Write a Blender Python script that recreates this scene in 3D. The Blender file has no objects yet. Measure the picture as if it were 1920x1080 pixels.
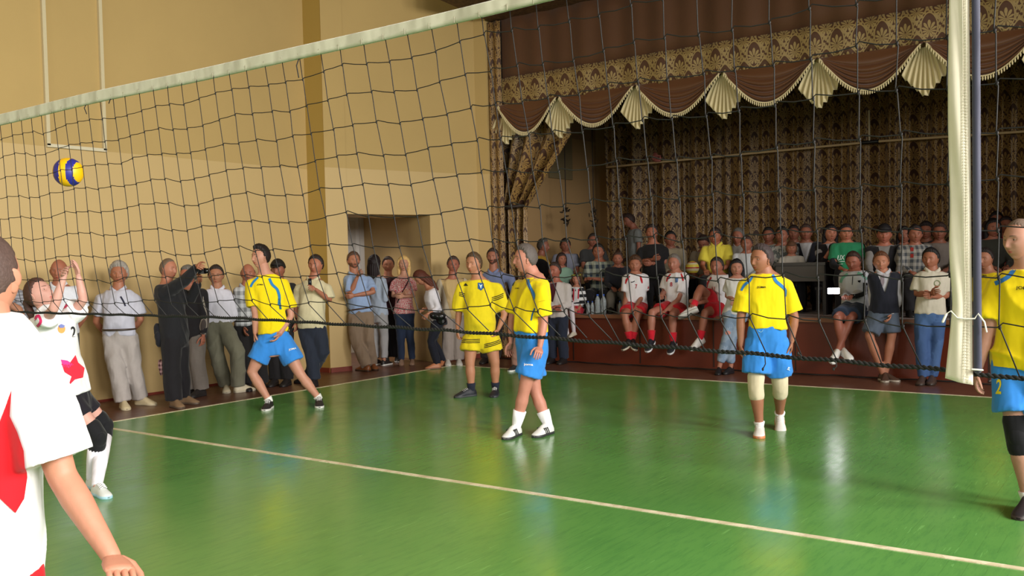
import bpy, bmesh, math, random
import numpy as np
from mathutils import Vector, Matrix
from mathutils.bvhtree import BVHTree
random.seed(7); RNG = np.random.default_rng(7)
SC = bpy.context.scene; COL = SC.collection

# ------------------------------------------------------------ camera, light, exposure
FPX = 1729.38
CF = np.array([-0.58391206, 0.81131848, -0.02844344])   # forward
CR = np.array([0.81181213, 0.58342978, -0.02389059])    # right
CU = np.array([0.00278812, 0.03704073, 0.99930987])     # up
CC = np.array([4.7671, -2.24732, 1.62198])
cd = bpy.data.cameras.new('camera'); cam = bpy.data.objects.new('camera', cd); COL.objects.link(cam)
cd.sensor_width = 36; cd.lens = FPX * 36 / 1920; cd.clip_start = .05; cd.clip_end = 100
cam.matrix_world = Matrix(((CR[0], CU[0], -CF[0], CC[0]), (CR[1], CU[1], -CF[1], CC[1]), (CR[2], CU[2], -CF[2], CC[2]), (0, 0, 0, 1)))
SC.camera = cam
w = bpy.data.worlds.new('world'); SC.world = w; w.use_nodes = True
w.node_tree.nodes['Background'].inputs[0].default_value = (1, .95, .88, 1)
w.node_tree.nodes['Background'].inputs[1].default_value = .22
SC.view_settings.view_transform = 'Standard'; SC.view_settings.look = 'None'; SC.view_settings.gamma = 1
SC.view_settings.exposure = -0.46
SC.cycles.max_bounces = 6; SC.cycles.diffuse_bounces = 3; SC.cycles.glossy_bounces = 3
def area(name, loc, target, sx, sy, power, col):
    l = bpy.data.lights.new(name, 'AREA'); l.shape = 'RECTANGLE'; l.size = sx; l.size_y = sy; l.energy = power; l.color = col; l.spread = math.radians(110)
    o = bpy.data.objects.new(name, l); COL.objects.link(o); o.location = loc
    o.rotation_euler = (Vector(target) - Vector(loc)).to_track_quat('-Z', 'Y').to_euler(); return o
# unseen area lights for assumed daylight, right and behind the camera; no windows built
for k, (y, pw) in enumerate(((-6.5, 480), (-2.2, 640), (2.2, 700), (6.4, 360))):
    area('assumed_daylight', (12.0, y, 4.6), (.5, y - .2, .0), 3.0, 3.0, pw, (1.0, .97, .92))  # added lights on the right, set far out for evener light
for k, x in enumerate((-3.2, 2.0)):
    area('assumed_daylight', (x, -13.5, 3.2), (x - .6, 3, .0), 3.0, 2.8, 200, (1.0, .96, .88))  # added lights behind the camera

area('passage_fill_light', (-6.7, 8.6, 2.7), (-6.7, 8.8, 0), .5, .5, 22, (1, .93, .82))  # unseen fill light, added only to brighten the passage interior
# ------------------------------------------------------------ pixel <-> place
def P(px, py, Z):
    return CC + (CF + CR * (px - 960) / FPX - CU * (py - 540) / FPX) * Z
def onplane(px, py, ax, v):
    d = CF + CR * (px - 960) / FPX - CU * (py - 540) / FPX
    return CC + d * ((v - CC[ax]) / d[ax])
def depth(p): return float((np.asarray(p) - CC) @ CF)
def lin(c):
    return tuple((v / 12.92 if v <= .04045 else ((v + .055) / 1.055) ** 2.4) for v in (x / 255. for x in c[:3]))

# ------------------------------------------------------------ node expression helper
class E:
    def __init__(s, nt, sock): s.nt = nt; s.k = sock
    def _m(s, op, *a):
        n = s.nt.nodes.new('ShaderNodeMath'); n.operation = op
        for i, v in enumerate((s,) + a):
            if isinstance(v, E): s.nt.links.new(v.k, n.inputs[i])
            else: n.inputs[i].default_value = v
        return E(s.nt, n.outputs[0])
    def __add__(s, o): return s._m('ADD', o)
    def __sub__(s, o): return s._m('SUBTRACT', o)
    def __mul__(s, o): return s._m('MULTIPLY', o)
    def __truediv__(s, o): return s._m('DIVIDE', o)
    def sin(s): return s._m('SINE')
    def cos(s): return s._m('COSINE')
    def abs(s): return s._m('ABSOLUTE')
    def fract(s): return s._m('FRACT')
    def lt(s, o): return s._m('LESS_THAN', o)
    def gt(s, o): return s._m('GREATER_THAN', o)
    def mx(s, o): return s._m('MAXIMUM', o)
    def mn(s, o): return s._m('MINIMUM', o)
    def sqrt(s): return s._m('SQRT')
    def atan2(s, o): return s._m('ARCTAN2', o)
    def rnd(s): return s._m('ROUND')
    def floor(s): return s._m('FLOOR')
MATS = {}
def newmat(name):
    m = bpy.data.materials.new(name); m.use_nodes = True
    return m, m.node_tree, m.node_tree.nodes['Principled BSDF']
def coords(nt, kind='Object'):
    tc = nt.nodes.new('ShaderNodeTexCoord'); sp = nt.nodes.new('ShaderNodeSeparateXYZ')
    nt.links.new(tc.outputs[kind], sp.inputs[0]); return tc.outputs[kind], [E(nt, sp.outputs[i]) for i in range(3)]
def mixcol(nt, fac, a, b):
    n = nt.nodes.new('ShaderNodeMix'); n.data_type = 'RGBA'
    for i, v in ((0, fac), (6, a), (7, b)):
        if isinstance(v, E): nt.links.new(v.k, n.inputs[i])
        elif hasattr(v, 'is_output'): nt.links.new(v, n.inputs[i])
        else: n.inputs[i].default_value = v if i == 0 else tuple(v) + (1,)
    return n.outputs[2]
def noise(nt, vec, scale, detail=3, rough=.5, sx=None):
    if sx:
        mp = nt.nodes.new('ShaderNodeMapping'); mp.inputs['Scale'].default_value = sx; nt.links.new(vec, mp.inputs[0]); vec = mp.outputs[0]
    n = nt.nodes.new('ShaderNodeTexNoise'); n.inputs['Scale'].default_value = scale; n.inputs['Detail'].default_value = detail
    n.inputs['Roughness'].default_value = rough
    nt.links.new(vec, n.inputs[0]); return E(nt, n.outputs[0])
def bump(nt, b, h, strength=.2, dist=.01):
    n = nt.nodes.new('ShaderNodeBump'); n.inputs['Strength'].default_value = strength; n.inputs['Distance'].default_value = dist
    nt.links.new(h.k, n.inputs['Height']); nt.links.new(n.outputs[0], b.inputs['Normal'])
def mat(col, rough=.6, kind='plain', col2=None, spec=.5, size=.03, metal=0, bmp=.15):
    key = (tuple(col), rough, kind, col2, spec, size, metal, bmp)
    if key in MATS: return MATS[key]
    m, nt, b = newmat(kind + '_material'); c = lin(col)
    b.inputs['Roughness'].default_value = rough; b.inputs['Specular IOR Level'].default_value = spec; b.inputs['Metallic'].default_value = metal
    v, (x, y, z) = coords(nt)
    if kind in ('plain', 'cloth', 'skin', 'hair'):
        sc = {'plain': 30, 'cloth': 25, 'skin': 22, 'hair': 90}[kind]; am = {'plain': .04, 'cloth': .07, 'skin': .10, 'hair': .35}[kind]
        n = noise(nt, v, sc, 4)
        a = tuple(q * (1 - am) for q in c); d = tuple(min(1, q * (1 + am)) for q in c)
        if kind == 'skin': a = (c[0] * .96, c[1] * .88, c[2] * .86)
        nt.links.new(mixcol(nt, n, a, d), b.inputs['Base Color'])
        if kind == 'cloth': bump(nt, b, noise(nt, v, 8, 2, .4, (1, 1, .4)), .7, .05); b.inputs['Sheen Weight'].default_value = .12
        if kind == 'hair': bump(nt, b, noise(nt, v, 160, 3), .6, .004)
        if kind == 'skin': bump(nt, b, noise(nt, v, 180, 2), .15, .002)
    else:
        c2 = lin(col2)
        if kind == 'check':
            f = ((x + y) / size).fract().lt(.5); g = (z / size).fract().lt(.5); fac = (f + g) * .5
        elif kind == 'hstripe': fac = (z / size).fract().lt(.5)
        elif kind == 'vstripe': fac = ((x - y) / size).fract().lt(.4)
        elif kind == 'dots':
            n = noise(nt, v, 1 / size, 1); fac = n.gt(.52)
        elif kind == 'blotch':
            n = noise(nt, v, 1 / size, 5); fac = n.gt(.5)
        nt.links.new(mixcol(nt, fac, c, c2), b.inputs['Base Color']); bump(nt, b, noise(nt, v, 14, 5), .3, .02)
    MATS[key] = m; return m
def skin(c=(196, 140, 112)): return mat((int(c[0] * .90), int(c[1] * .93), int(c[2] * .93)), .5, 'skin', spec=.35)
def cloth(c, rough=.85): return mat(c, rough, 'cloth', spec=.25)
def hairm(c): return mat(c, .6, 'hair', spec=.3)
def emit(col, s):
    m, nt, b = newmat('light_material'); b.inputs['Emission Color'].default_value = tuple(col) + (1,); b.inputs['Emission Strength'].default_value = s; return m

# ------------------------------------------------------------ mesh builder
class M:
    def __init__(s): s.v = []; s.f = []; s.m = []; s.uv = []; s.n = 0
    def add(s, v, f, mi=0, uv=None):
        v = np.asarray(v, float); s.v.append(v); s.f += [tuple(int(i) + s.n for i in q) for q in f]; s.m += list(mi) if hasattr(mi, '__len__') else [mi] * len(f)
        s.uv.append(np.zeros((len(v), 2)) if uv is None else np.asarray(uv, float)); s.n += len(v); return s
    def box(s, lo, hi, mi=0):
        x0, y0, z0 = lo; x1, y1, z1 = hi
        v = [(x0, y0, z0), (x1, y0, z0), (x1, y1, z0), (x0, y1, z0), (x0, y0, z1), (x1, y0, z1), (x1, y1, z1), (x0, y1, z1)]
        return s.add(v, [(0, 3, 2, 1), (4, 5, 6, 7), (0, 1, 5, 4), (1, 2, 6, 5), (2, 3, 7, 6), (3, 0, 4, 7)], mi)
    def prism(s, poly, z0, z1, mi=0):
        n = len(poly); v = [(x, y, z0) for x, y in poly] + [(x, y, z1) for x, y in poly]
        f = [tuple(range(n))[::-1], tuple(range(n, 2 * n))] + [(i, (i + 1) % n, n + (i + 1) % n, n + i) for i in range(n)]
        return s.add(v, f, mi)
    def rings(s, rs, mi=0, cap=True, closed=True):
        n = len(rs[0]); v = np.concatenate(rs); f = []
        for j in range(len(rs) - 1):
            for i in range(n if closed else n - 1):
                f.append((j * n + i, j * n + (i + 1) % n, (j + 1) * n + (i + 1) % n, (j + 1) * n + i))
        if cap: f.append(tuple(range(n))[::-1]); f.append(tuple(range((len(rs) - 1) * n, len(rs) * n)))
        return s.add(v, f, mi)
    def tube(s, pts, rad, seg=12, mi=0, round_ends=True, flat=None):
        pts = [np.asarray(p, float) for p in pts]; n = len(pts)
        if not hasattr(rad, '__len__'): rad = [rad] * n
        T = [unit(pts[min(i + 1, n - 1)] - pts[max(i - 1, 0)]) for i in range(n)]
        a = np.array([0, 0, 1.]) if abs(T[0][2]) < .9 else np.array([1., 0, 0]); u = unit(np.cross(T[0], a)); rs = []
        ang = np.linspace(0, 2 * np.pi, seg, endpoint=False)
        def ring(c, u, t, r):
            w2 = np.cross(t, u); return c + np.outer(np.cos(ang) * r, u) + np.outer(np.sin(ang) * r, w2)
        for i in range(n):
            u = unit(u - T[i] * (u @ T[i])); 
            if i == 0 and round_ends:
                for q in (80, 50, 22): rs.append(ring(pts[0] - T[0] * rad[0] * math.sin(math.radians(q)), u, T[0], rad[0] * math.cos(math.radians(q))))
            rs.append(ring(pts[i], u, T[i], rad[i]))
            if i == n - 1 and round_ends:
                for q in (22, 50, 80): rs.append(ring(pts[i] + T[i] * rad[i] * math.sin(math.radians(q)), u, T[i], rad[i] * math.cos(math.radians(q))))
        return s.rings(rs, mi)
    def ell(s, c, ax, mi=0, nu=16, nv=10):
        c = np.asarray(c, float); ax = [np.asarray(a, float) for a in ax]; rs = []
        ang = np.linspace(0, 2 * np.pi, nu, endpoint=False)
        for q in np.linspace(-math.pi / 2 + .12, math.pi / 2 - .12, nv):
            rs.append(c + ax[2] * math.sin(q) + np.outer(np.cos(ang) * math.cos(q), ax[0]) + np.outer(np.sin(ang) * math.cos(q), ax[1]))
        return s.rings(rs, mi)
    def grid(s, fn, nu, nv, mi=0, uvfn=None):
        v = []; uv = []
        for j in range(nv + 1):
            for i in range(nu + 1):
                p = fn(i / nu, j / nv); v.append(p[:3]); uv.append(uvfn(i / nu, j / nv) if uvfn else (0, 0))
        f = [(j * (nu + 1) + i, j * (nu + 1) + i + 1, (j + 1) * (nu + 1) + i + 1, (j + 1) * (nu + 1) + i) for j in range(nv) for i in range(nu)]
        return s.add(v, f, mi, uv)
    def mesh(s, name, mats, smooth=True, off=(0, 0, 0), uv=False):
        me = bpy.data.meshes.new(name); V = np.concatenate(s.v) - np.asarray(off)
        me.from_pydata(V.tolist(), [], s.f); me.update()
        for m in mats: me.materials.append(m)
        me.polygons.foreach_set('material_index', s.m)
        if smooth: me.polygons.foreach_set('use_smooth', [True] * len(s.f))
        if uv:
            U = np.concatenate(s.uv); l = me.uv_layers.new(name='UVMap'); idx = np.zeros(len(me.loops), int); me.loops.foreach_get('vertex_index', idx)
            l.data.foreach_set('uv', U[idx].ravel())
        return me
    def obj(s, name, mats, parent=None, smooth=True, off=(0, 0, 0), uv=False):
        if not isinstance(mats, (list, tuple)): mats = [mats]
        o = bpy.data.objects.new(name, s.mesh(name, mats, smooth, off, uv)); COL.objects.link(o)
        if parent: o.parent = parent
        else: o.location = off
        return o
def unit(v):
    v = np.asarray(v, float); n = np.linalg.norm(v); return v / n if n > 1e-9 else v
def fixn(o):
    bm = bmesh.new(); bm.from_mesh(o.data); bmesh.ops.recalc_face_normals(bm, faces=bm.faces); bm.to_mesh(o.data); bm.free(); return o
def tag(o, label=None, cat=None, group=None, kind=None):
    if label: o['label'] = label
    if cat: o['category'] = cat
    if group: o['group'] = group
    if kind: o['kind'] = kind
    return o
def empty(name, loc, label=None, cat=None, group=None):
    o = bpy.data.objects.new(name, None); COL.objects.link(o); o.location = [float(x) for x in loc]; o.empty_display_size = .1
    return tag(o, label, cat, group)
def struct(name, m, mats, smooth=False, uv=False):
    return tag(m.obj(name, mats, None, smooth, uv=uv), kind='structure')
DG = lambda: bpy.context.evaluated_depsgraph_get()
# ------------------------------------------------------------ materials of the room
def floor_mat(c1, c2, c3, rough, name, streak=True):
    m, nt, b = newmat(name); v, (x, y, z) = coords(nt)
    n1 = noise(nt, v, 1.1, 3); n2 = noise(nt, v, 7, 6, .7, (4, .6, 1)); n3 = noise(nt, v, 3.2, 5, .6, (1.5, .8, 1))
    col = mixcol(nt, n1, c1, c2)
    f = ((n2 - .47) * 5).mx(0).mn(1) * .38
    col = mixcol(nt, f, col, c3)
    seam = ((x / .095).fract() - .5).abs().gt(.475) * noise(nt, v, 2.5, 3).gt(.5) * .22
    col = mixcol(nt, seam, col, tuple(q * .45 for q in c1))
    sc = noise(nt, v, 60, 2, .5, (1, .05, 1)).gt(.69) * noise(nt, v, 2, 1).gt(.5) * .25
    col = mixcol(nt, sc, col, tuple(min(1, q * 1.7 + .05) for q in c2))
    nt.links.new(col, b.inputs['Base Color'])
    nt.links.new((n3 * .22 + rough).k, b.inputs['Roughness'])
    b.inputs['Specular IOR Level'].default_value = .5
    bump(nt, b, n2 * .25 + ((x / .095).fract() - .5).abs() * .3, .12, .006)
    return m
GREEN = floor_mat(lin((80, 136, 66)), lin((104, 160, 80)), lin((62, 118, 62)), .10, 'green_floor_paint')
BROWN = floor_mat(lin((92, 58, 44)), lin((112, 72, 55)), lin((70, 40, 30)), .22, 'brown_floor_paint')
def wall_mat(c, rough, spec, name, am=.05):
    m, nt, b = newmat(name); v, _ = coords(nt); n = noise(nt, v, .9, 5, .6)
    nt.links.new(mixcol(nt, n, tuple(q * (1 - am) for q in c), tuple(q * (1 + am) for q in c)), b.inputs['Base Color'])
    b.inputs['Roughness'].default_value = rough; b.inputs['Specular IOR Level'].default_value = spec
    bump(nt, b, noise(nt, v, 120, 3), .25, .003); return m
WLOW = wall_mat(lin((196, 168, 116)), .55, .35, 'cream_wall_paint')
WUP = wall_mat(lin((184, 156, 102)), .8, .2, 'ochre_wall_paint', .08)
WYEL = wall_mat(lin((176, 146, 76)), .6, .3, 'yellow_wall_paint')
WSTG = wall_mat(lin((176, 142, 98)), .8, .2, 'stage_wall_paint', .08)
WHITE = mat((225, 222, 218), .5)
LINE = mat((232, 220, 190), .35, 'blotch', (214, 200, 166), size=.2)
REDSK = mat((120, 44, 28), .5); STAGEW = mat((104, 42, 22), .45, spec=.4)
DARKW = mat((40, 26, 18), .6)

# floor, court, lines
m = M(); m.box((-9.5, -10, -.12), (9.2, 10.4, 0)); struct('floor', m, BROWN)
m = M(); m.box((-4.5, -9, 0), (4.9, 9, .004)); o = struct('trim_1', m, GREEN)
m = M(); m.box((-4.5, 2.975, .004), (4.9, 3.025, .008)); struct('trim_2', m, LINE)
thin = mat((196, 196, 140), .5)
m = M(); m.box((-4.55, -9, 0), (-4.5, 9.05, .006)); m.box((-4.5, 9.0, 0), (4.9, 9.05, .006)); struct('trim_3', m, LINE)
# ceiling
m = M(); m.box((-9.5, -10, 7.2), (9.2, 17, 7.4)); struct('ceiling', m, wall_mat(lin((200, 180, 150)), .9, .1, 'ceiling_paint'))
# left wall: lower cream paint, upper ochre paint, step and slanted wall with the passage
def wallpoly(name, poly, z0, z1, mt):
    m = M(); m.prism(poly, z0, z1); return struct(name, m, mt)
L0 = [(-6.4, -10), (-6.08, -10), (-6.08, 7.5), (-6.4, 7.5)]
wallpoly('wall_left', L0, 0, 3.12, WLOW); wallpoly('wall_left_upper', L0, 3.12, 7.2, WUP)
Sx = lambda y: -5.70 + (y - 7.5) * .307      # slanted wall line
pier = [(-6.3, 7.5), (Sx(7.5), 7.5), (Sx(7.84), 7.84), (-6.3, 7.84)]
wallpoly('wall_pier', pier, 0, 3.12, WYEL); wallpoly('wall_pier_upper', pier, 3.12, 7.2, WYEL)
lint = [(-6.3, 7.84), (Sx(7.84), 7.84), (Sx(9.28), 9.28), (-6.3, 9.6)]
wallpoly('wall_lintel', lint, 2.42, 3.12, WLOW); wallpoly('wall_lintel_upper', lint, 3.12, 7.2, WUP)
seg = [(Sx(9.28), 9.28), (Sx(10.2), 10.2), (-4.66, 10.25), (-4.66, 10.5), (-5.38, 10.5), (-5.38, 9.35)]
wallpoly('wall_corner', seg, 0, 3.12, WLOW); wallpoly('wall_corner_upper', seg, 3.12, 7.2, WUP)
# pale front face of the pier (cream paint)
m = M(); m.prism([(Sx(7.5), 7.5), (Sx(7.84), 7.84), (Sx(7.84) - .004, 7.845), (Sx(7.5) - .004, 7.5)], .06, 7.2); 
m = M(); a = np.array([Sx(7.5) + .001, 7.5]); b_ = np.array([Sx(7.84) + .001, 7.84]); nn = np.array([.956, -.293]) * .012
m.prism([tuple(a), tuple(a + nn), tuple(b_ + nn), tuple(b_)], .06, 3.12); struct('trim_4', m, WLOW)
m = M(); m.prism([tuple(a), tuple(a + nn), tuple(b_ + nn), tuple(b_)], 3.12, 7.2); struct('trim_22', m, WUP)
# passage walls
m = M(); m.prism([(-5.38, 9.35), (-5.38, 9.55), (-7.9, 10.55), (-7.9, 10.36)], 0, 2.9); struct('wall_passage', m, WLOW)
m = M(); m.box((-7.9, 7.3, 0), (-7.75, 10.6, 2.9)); m.box((-7.9, 7.52, 2.75), (-6.2, 10.6, 2.95)); m.box((-7.9, 7.2, 0), (-6.3, 7.4, 2.9)); struct('wall_passage_back', m, WUP)
# white door in the passage
m = M(); m.box((-7.75, 8.9, 0), (-7.68, 10.2, 2.62)); dr = m.obj('door_1', WHITE, smooth=False); tag(dr, kind='structure')
m = M(); m.box((-7.68, 8.85, 0), (-7.63, 8.95, 2.68)); m.box((-7.68, 10.16, 0), (-7.63, 10.26, 2.68)); m.box((-7.68, 8.85, 2.58), (-7.63, 10.26, 2.68)); m.obj('door_frame', WHITE, dr, False)
m = M(); m.box((-7.68, 9.05, .2), (-7.66, 10.06, 1.0)); m.box((-7.68, 9.05, 1.15), (-7.66, 10.06, 2.45)); m.obj('door_panel', mat((205, 202, 198), .5), dr, False)
# red skirtings
def skirt(n, a, b, t=.02, h=.07):
    a = np.array(a); b = np.array(b); d = unit(b - a); nn = np.array([d[1], -d[0]]) * t
    m = M(); m.prism([tuple(a), tuple(a + nn), tuple(b + nn), tuple(b)], 0, h); struct(n, m, REDSK)
skirt('baseboard_left', (-6.08, -10), (-6.08, 7.5), .012, .03); skirt('baseboard_pier', (-6.08, 7.5), (Sx(7.5), 7.5)); skirt('baseboard_pier_front', (Sx(7.5) + .012, 7.5), (Sx(7.84) + .012, 7.84)); skirt('baseboard_corner', (Sx(9.28), 9.28), (Sx(10.2), 10.2))
# white conduit frame fixed high on the left wall
fr = empty('conduit_frame', (-5.98, 3.8, 3.14), 'thin white rectangular conduit frame running up the left wall', 'conduit')
for y in (3.47, 4.18):
    m = M(); m.box((-6.08, y - .022, 3.13), (-6.04, y + .022, 7.2)); m.obj('conduit_upright', mat((200, 186, 150), .6), fr, False, (-5.98, 3.8, 3.14))
m = M(); m.box((-6.08, 3.45, 3.11), (-6.04, 4.2, 3.15)); m.obj('conduit_crossbar', mat((206, 196, 168), .6), fr, False, (-5.98, 3.8, 3.14))

# ------------------------------------------------------------ stage
ZS = .76
m = M(); m.box((-4.9, 10.33, .0), (5.6, 10.43, ZS - .05)); struct('wall_stage_front', m, STAGEW)
m = M(); m.box((-4.9, 10.29, ZS - .05), (5.6, 15.0, ZS)); struct('floor_stage', m, mat((104, 62, 40), .5, 'cloth'))
m = M(); m.box((-4.85, 10.27, ZS - .055), (5.6, 10.292, ZS + .002)); struct('trim_5', m, mat((132, 84, 56), .5))
for k in range(9):
    m = M(); m.box((-4.3 + 1.2 * k, 10.323, .02), (-4.285 + 1.2 * k, 10.33, ZS - .06)); struct('trim_%d' % (6 + k), m, DARKW)
m = M(); m.box((-5.38, 10.5, ZS), (-5.2, 15.0, 4.1)); struct('wall_stage_left', m, WSTG)
m = M(); m.box((-5.38, 10.5, 4.1), (-5.2, 15.0, 7.2)); struct('wall_stage_left_upper', m, wall_mat(lin((150, 118, 84)), .8, .2, 'stage_upper_paint'))
m = M(); m.box((-5.4, 14.75, ZS), (5.6, 15.0, 7.2)); struct('wall_stage_back', m, WSTG)
m = M(); m.box((5.5, 10.25, 0), (5.8, 15.0, 7.2)); struct('wall_stage_right', m, WSTG)
m = M(); m.box((-4.7, 10.62, 5.1), (5.6, 15.0, 5.3)); struct('ceiling_stage', m, mat((60, 44, 34), .9))
m = M(); m.box((-4.66, 10.42, 5.6), (5.6, 10.6, 7.2)); struct('wall_proscenium', m, WUP)
# grey-white boxed pier on the stage's left wall
m = M(); m.box((-5.2, 12.9, 3.25), (-5.16, 13.75, 5.1)); struct('trim_20', m, mat((132, 116, 82), .8))

# ------------------------------------------------------------ damask
def damask(name, base, light, p=.27, q=.46, rough=.55):
    m, nt, b = newmat(name); tc = nt.nodes.new('ShaderNodeTexCoord'); sp = nt.nodes.new('ShaderNodeSeparateXYZ'); nt.links.new(tc.outputs['UV'], sp.inputs[0])
    u = E(nt, sp.outputs[0]); v = E(nt, sp.outputs[1]); tau = 2 * math.pi
    def lattice(du, dv):
        a = u / p + du; c = v / q + dv
        ru = (a - a.rnd()) * p; rv = (c - c.rnd()) * q
        return ru, rv
    # ogee bands
    g = (u * (tau / p)).cos() + (v * (tau / q)).cos() * 1.0 + ((v * (2 * tau / q)).cos() * .18)
    band = ((g.abs() - .34).abs()).lt(.15)
    small = (u * (tau / p * 4)).sin() * (v * (tau / q * 6)).sin()
    band = band.mx(g.abs().lt(.17) * small.gt(-.15))
    out = band
    for du, dv in ((0, 0), (.5, .5)):
        ru, rv = lattice(du, dv)
        # palmette fan
        r = (ru * ru * 1.35 + (rv + .03) * (rv + .03) * .8).sqrt(); th = ru.atan2(rv + .05)
        pet = (th * 5.5).cos().abs()
        fan = r.lt(pet * .058 + .044) * (th * 5.5).cos().abs().gt(.42) * r.gt(.012)
        # scrolls beneath
        for sg in (-1, 1):
            cx, cz = .048 * sg, .105
            rr = ((ru - cx) * (ru - cx) + (rv + cz) * (rv + cz)).sqrt()
            scr = (rr - .020).abs().lt(.006).mx(rr.lt(.008)); out = out.mx(scr)
        out = out.mx(fan)
    n = noise(nt, tc.outputs['UV'], 60, 3)
    out = out * (n * .5 + .65).mn(1)
    nt.links.new(mixcol(nt, out, base, light), b.inputs['Base Color'])
    b.inputs['Roughness'].default_value = rough; b.inputs['Sheen Weight'].default_value = .1
    nt.links.new((out * -.2 + .6).k, b.inputs['Roughness'])
    bump(nt, b, n, .1, .01); return m
DAM = damask('damask_fabric', lin((66, 36, 16)), lin((156, 122, 68)))
DAMB = damask('damask_border_fabric', lin((76, 44, 20)), lin((158, 134, 84)), .29, .48)
def satin(name, c, rough=.45):
    m, nt, b = newmat(name); v, _ = coords(nt); n = noise(nt, v, 3, 4, .6)
    nt.links.new(mixcol(nt, n, tuple(q * .85 for q in c), tuple(q * 1.12 for q in c)), b.inputs['Base Color']); b.inputs['Roughness'].default_value = rough
    b.inputs['Sheen Weight'].default_value = .2; bump(nt, b, noise(nt, v, 60, 3), .15, .004); return m
BRN = satin('brown_curtain_fabric', lin((84, 48, 16)), .7)
SWAGM = satin('brown_satin', lin((92, 52, 20)), .45); CREAM = satin('cream_voile', lin((216, 200, 156)), .7)
def curtain(fn, nu, nv, name, mt, label=None, parent=None, off=(0, 0, 0), uvw=None, thick=.012):
    m = M(); m.grid(fn, nu, nv, 0, uvw); o = m.obj(name, mt, parent, True, off, uv=True)
    sd = o.modifiers.new('s', 'SOLIDIFY'); sd.thickness = thick
    if label: tag(o, label, 'curtain')
    return o
# back curtain
rs = [random.uniform(0, 6) for _ in range(6)]
def pleat(x, am=.075):
    return am * (1.3 * math.sin(x * 8.6 + rs[0] + .9 * math.sin(x * 1.7)) + .55 * math.sin(x * 19 + rs[1] + math.sin(x * 2.3)) + .25 * math.sin(x * 37 + rs[2] + 2 * math.sin(x * 1.1)))
def backf(u, v):
    x = -4.74 + u * 10.2; z = ZS + .04 + v * 4.2
    return (x, 14.45 + pleat(x + .03 * math.sin(v * 4), .085), z)
curtain(backf, 620, 10, 'stage_curtain', DAM, 'wide brown damask curtain hanging in pleats across the back of the stage', uvw=lambda u, v: (u * 12.8, v * 4.2))
# side curtains tied back
def side_curtain(xedge, sgn, label):
    def wid(z):
        if z > 2.55: t = (z - 2.55) / 1.13; return .50 + .98 * min(1, t) ** .9
        t = (2.55 - z) / 1.8; return .50 + .08 * math.sin(min(1, t) * 1.6)
    def fn(u, v):
        z = .03 + v * 4.9; w_ = wid(z); s = u
        x = xedge + sgn * s * w_
        y = 10.66 + (.055 + .03 * (z > 2.6)) * math.sin(s * 26 + .8 * math.sin(z * 1.3)) + .05 * math.sin(s * 9 + 1) + .10 * math.exp(-((z - 2.5) / .25) ** 2) * (s - .3)
        return (x, y, z)
    o = curtain(fn, 110, 90, 'stage_curtain', DAM, label, uvw=lambda u, v: (u * 1.7, v * 5.5 + (0.9 * u if v > .45 else 0)))
    m = M(); z = 2.52; m.tube([(xedge + sgn * (.0 + .5 * t), 10.66 - .16 * math.sin(t * 3.14) - .04, z + .05 * t) for t in np.linspace(0, 1, 9)], .03, 8)
    m.obj('curtain_tieback', DARKW, o)
    return o
side_curtain(-4.72, 1, 'brown damask side curtain tied back at the left edge of the stage')
side_curtain(5.45, -1, 'brown damask side curtain tied back at the right edge of the stage')
# valance with border, swags, jabots
def legf(u, v):
    x = -4.72 + u * .32; return (x, 10.30 + .02 * math.sin(u * 14), .02 + v * 5.64)
curtain(legf, 40, 30, 'stage_curtain', DAM, 'narrow damask leg curtain at the left jamb of the stage', uvw=lambda u, v: (u * .62 + .1, v * 5.6))
val = empty('stage_valance', (0, 10.35, 4.2), 'brown valance with damask border, fringed swags and cream jabots above the stage', 'valance')
VO = (0, 10.35, 4.2)
def valf(u, v):
    x = -4.44 + u * 9.94; return (x, 10.36 + .018 * math.sin(x * 14) + .02 * math.sin(x * 5.1), 4.68 + v * 1.1)
curtain(valf, 300, 4, 'valance_cloth', BRN, None, val, VO, uvw=lambda u, v: (u * 10, v))
def bandf(u, v):
    x = -4.44 + u * 9.94; return (x, 10.335 + .012 * math.sin(x * 14) + .015 * math.sin(x * 5.1), 4.21 + v * .49 + (.0 if v > .01 else .014 * math.sin(x * 48)))
curtain(bandf, 600, 4, 'damask_border', DAMB, None, val, VO, uvw=lambda u, v: (u * 10.1, v * .49))
def swag(x0, x1, zt, drop, name_off):
    def fn(u, v):
        t = v; x = x0 + (x1 - x0) * u; par = 4 * u * (1 - u)
        sh = par ** 1.25
        ex = .06 * (1 - t) ; d = drop * t
        z = zt + .02 - d * sh
        xx = (x0 + x1) / 2 + (x - (x0 + x1) / 2) * (1 - .0 * t)
        tt = t ** 1.6; fold = abs(math.sin(tt * math.pi * 5.2 + .35 * math.sin(u * 3.1))) ** .7 * (.15 + .85 * tt)
        y = 10.325 - .075 * fold * min(1, par * 2.2 + .25) - .05 * t
        return (xx, y, z)
    curtain(fn, 44, 60, 'swag', SWAGM, None, val, VO, thick=.006)
    m = M(); tr = []
    n = 46
    for i in range(1, n):
        u = i / n; p = np.array(fn(u, 1.0)); tr.append(p)
        m.tube([p + (0, -.012, -.005), p + (0, -.012, -.03), p + (0, -.012, -.052)], [.004, .011, .007], 6)
    m.tube(tr, .012, 6)
    m.obj('tassel_fringe', CREAM, val, off=VO)
def jabot(xc, zt, zb, wb, first=False):
    def fn(u, v):
        s = (u - .5) * 2; wv = .02 + (wb / 2) * v ** .6
        tri = abs(((u * 8) % 1) - .5) * 2
        bottom = zb + (zt - zb) * (.42 * abs(s) ** 1.1 + .05 * tri)
        z = zt + (bottom - zt) * v
        return (xc + s * wv, 10.36 - .06 * tri * (.3 + .7 * v) - .01, z)
    curtain(fn, 80, 14, 'jabot', CREAM, None, val, VO, thick=.004)
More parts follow.
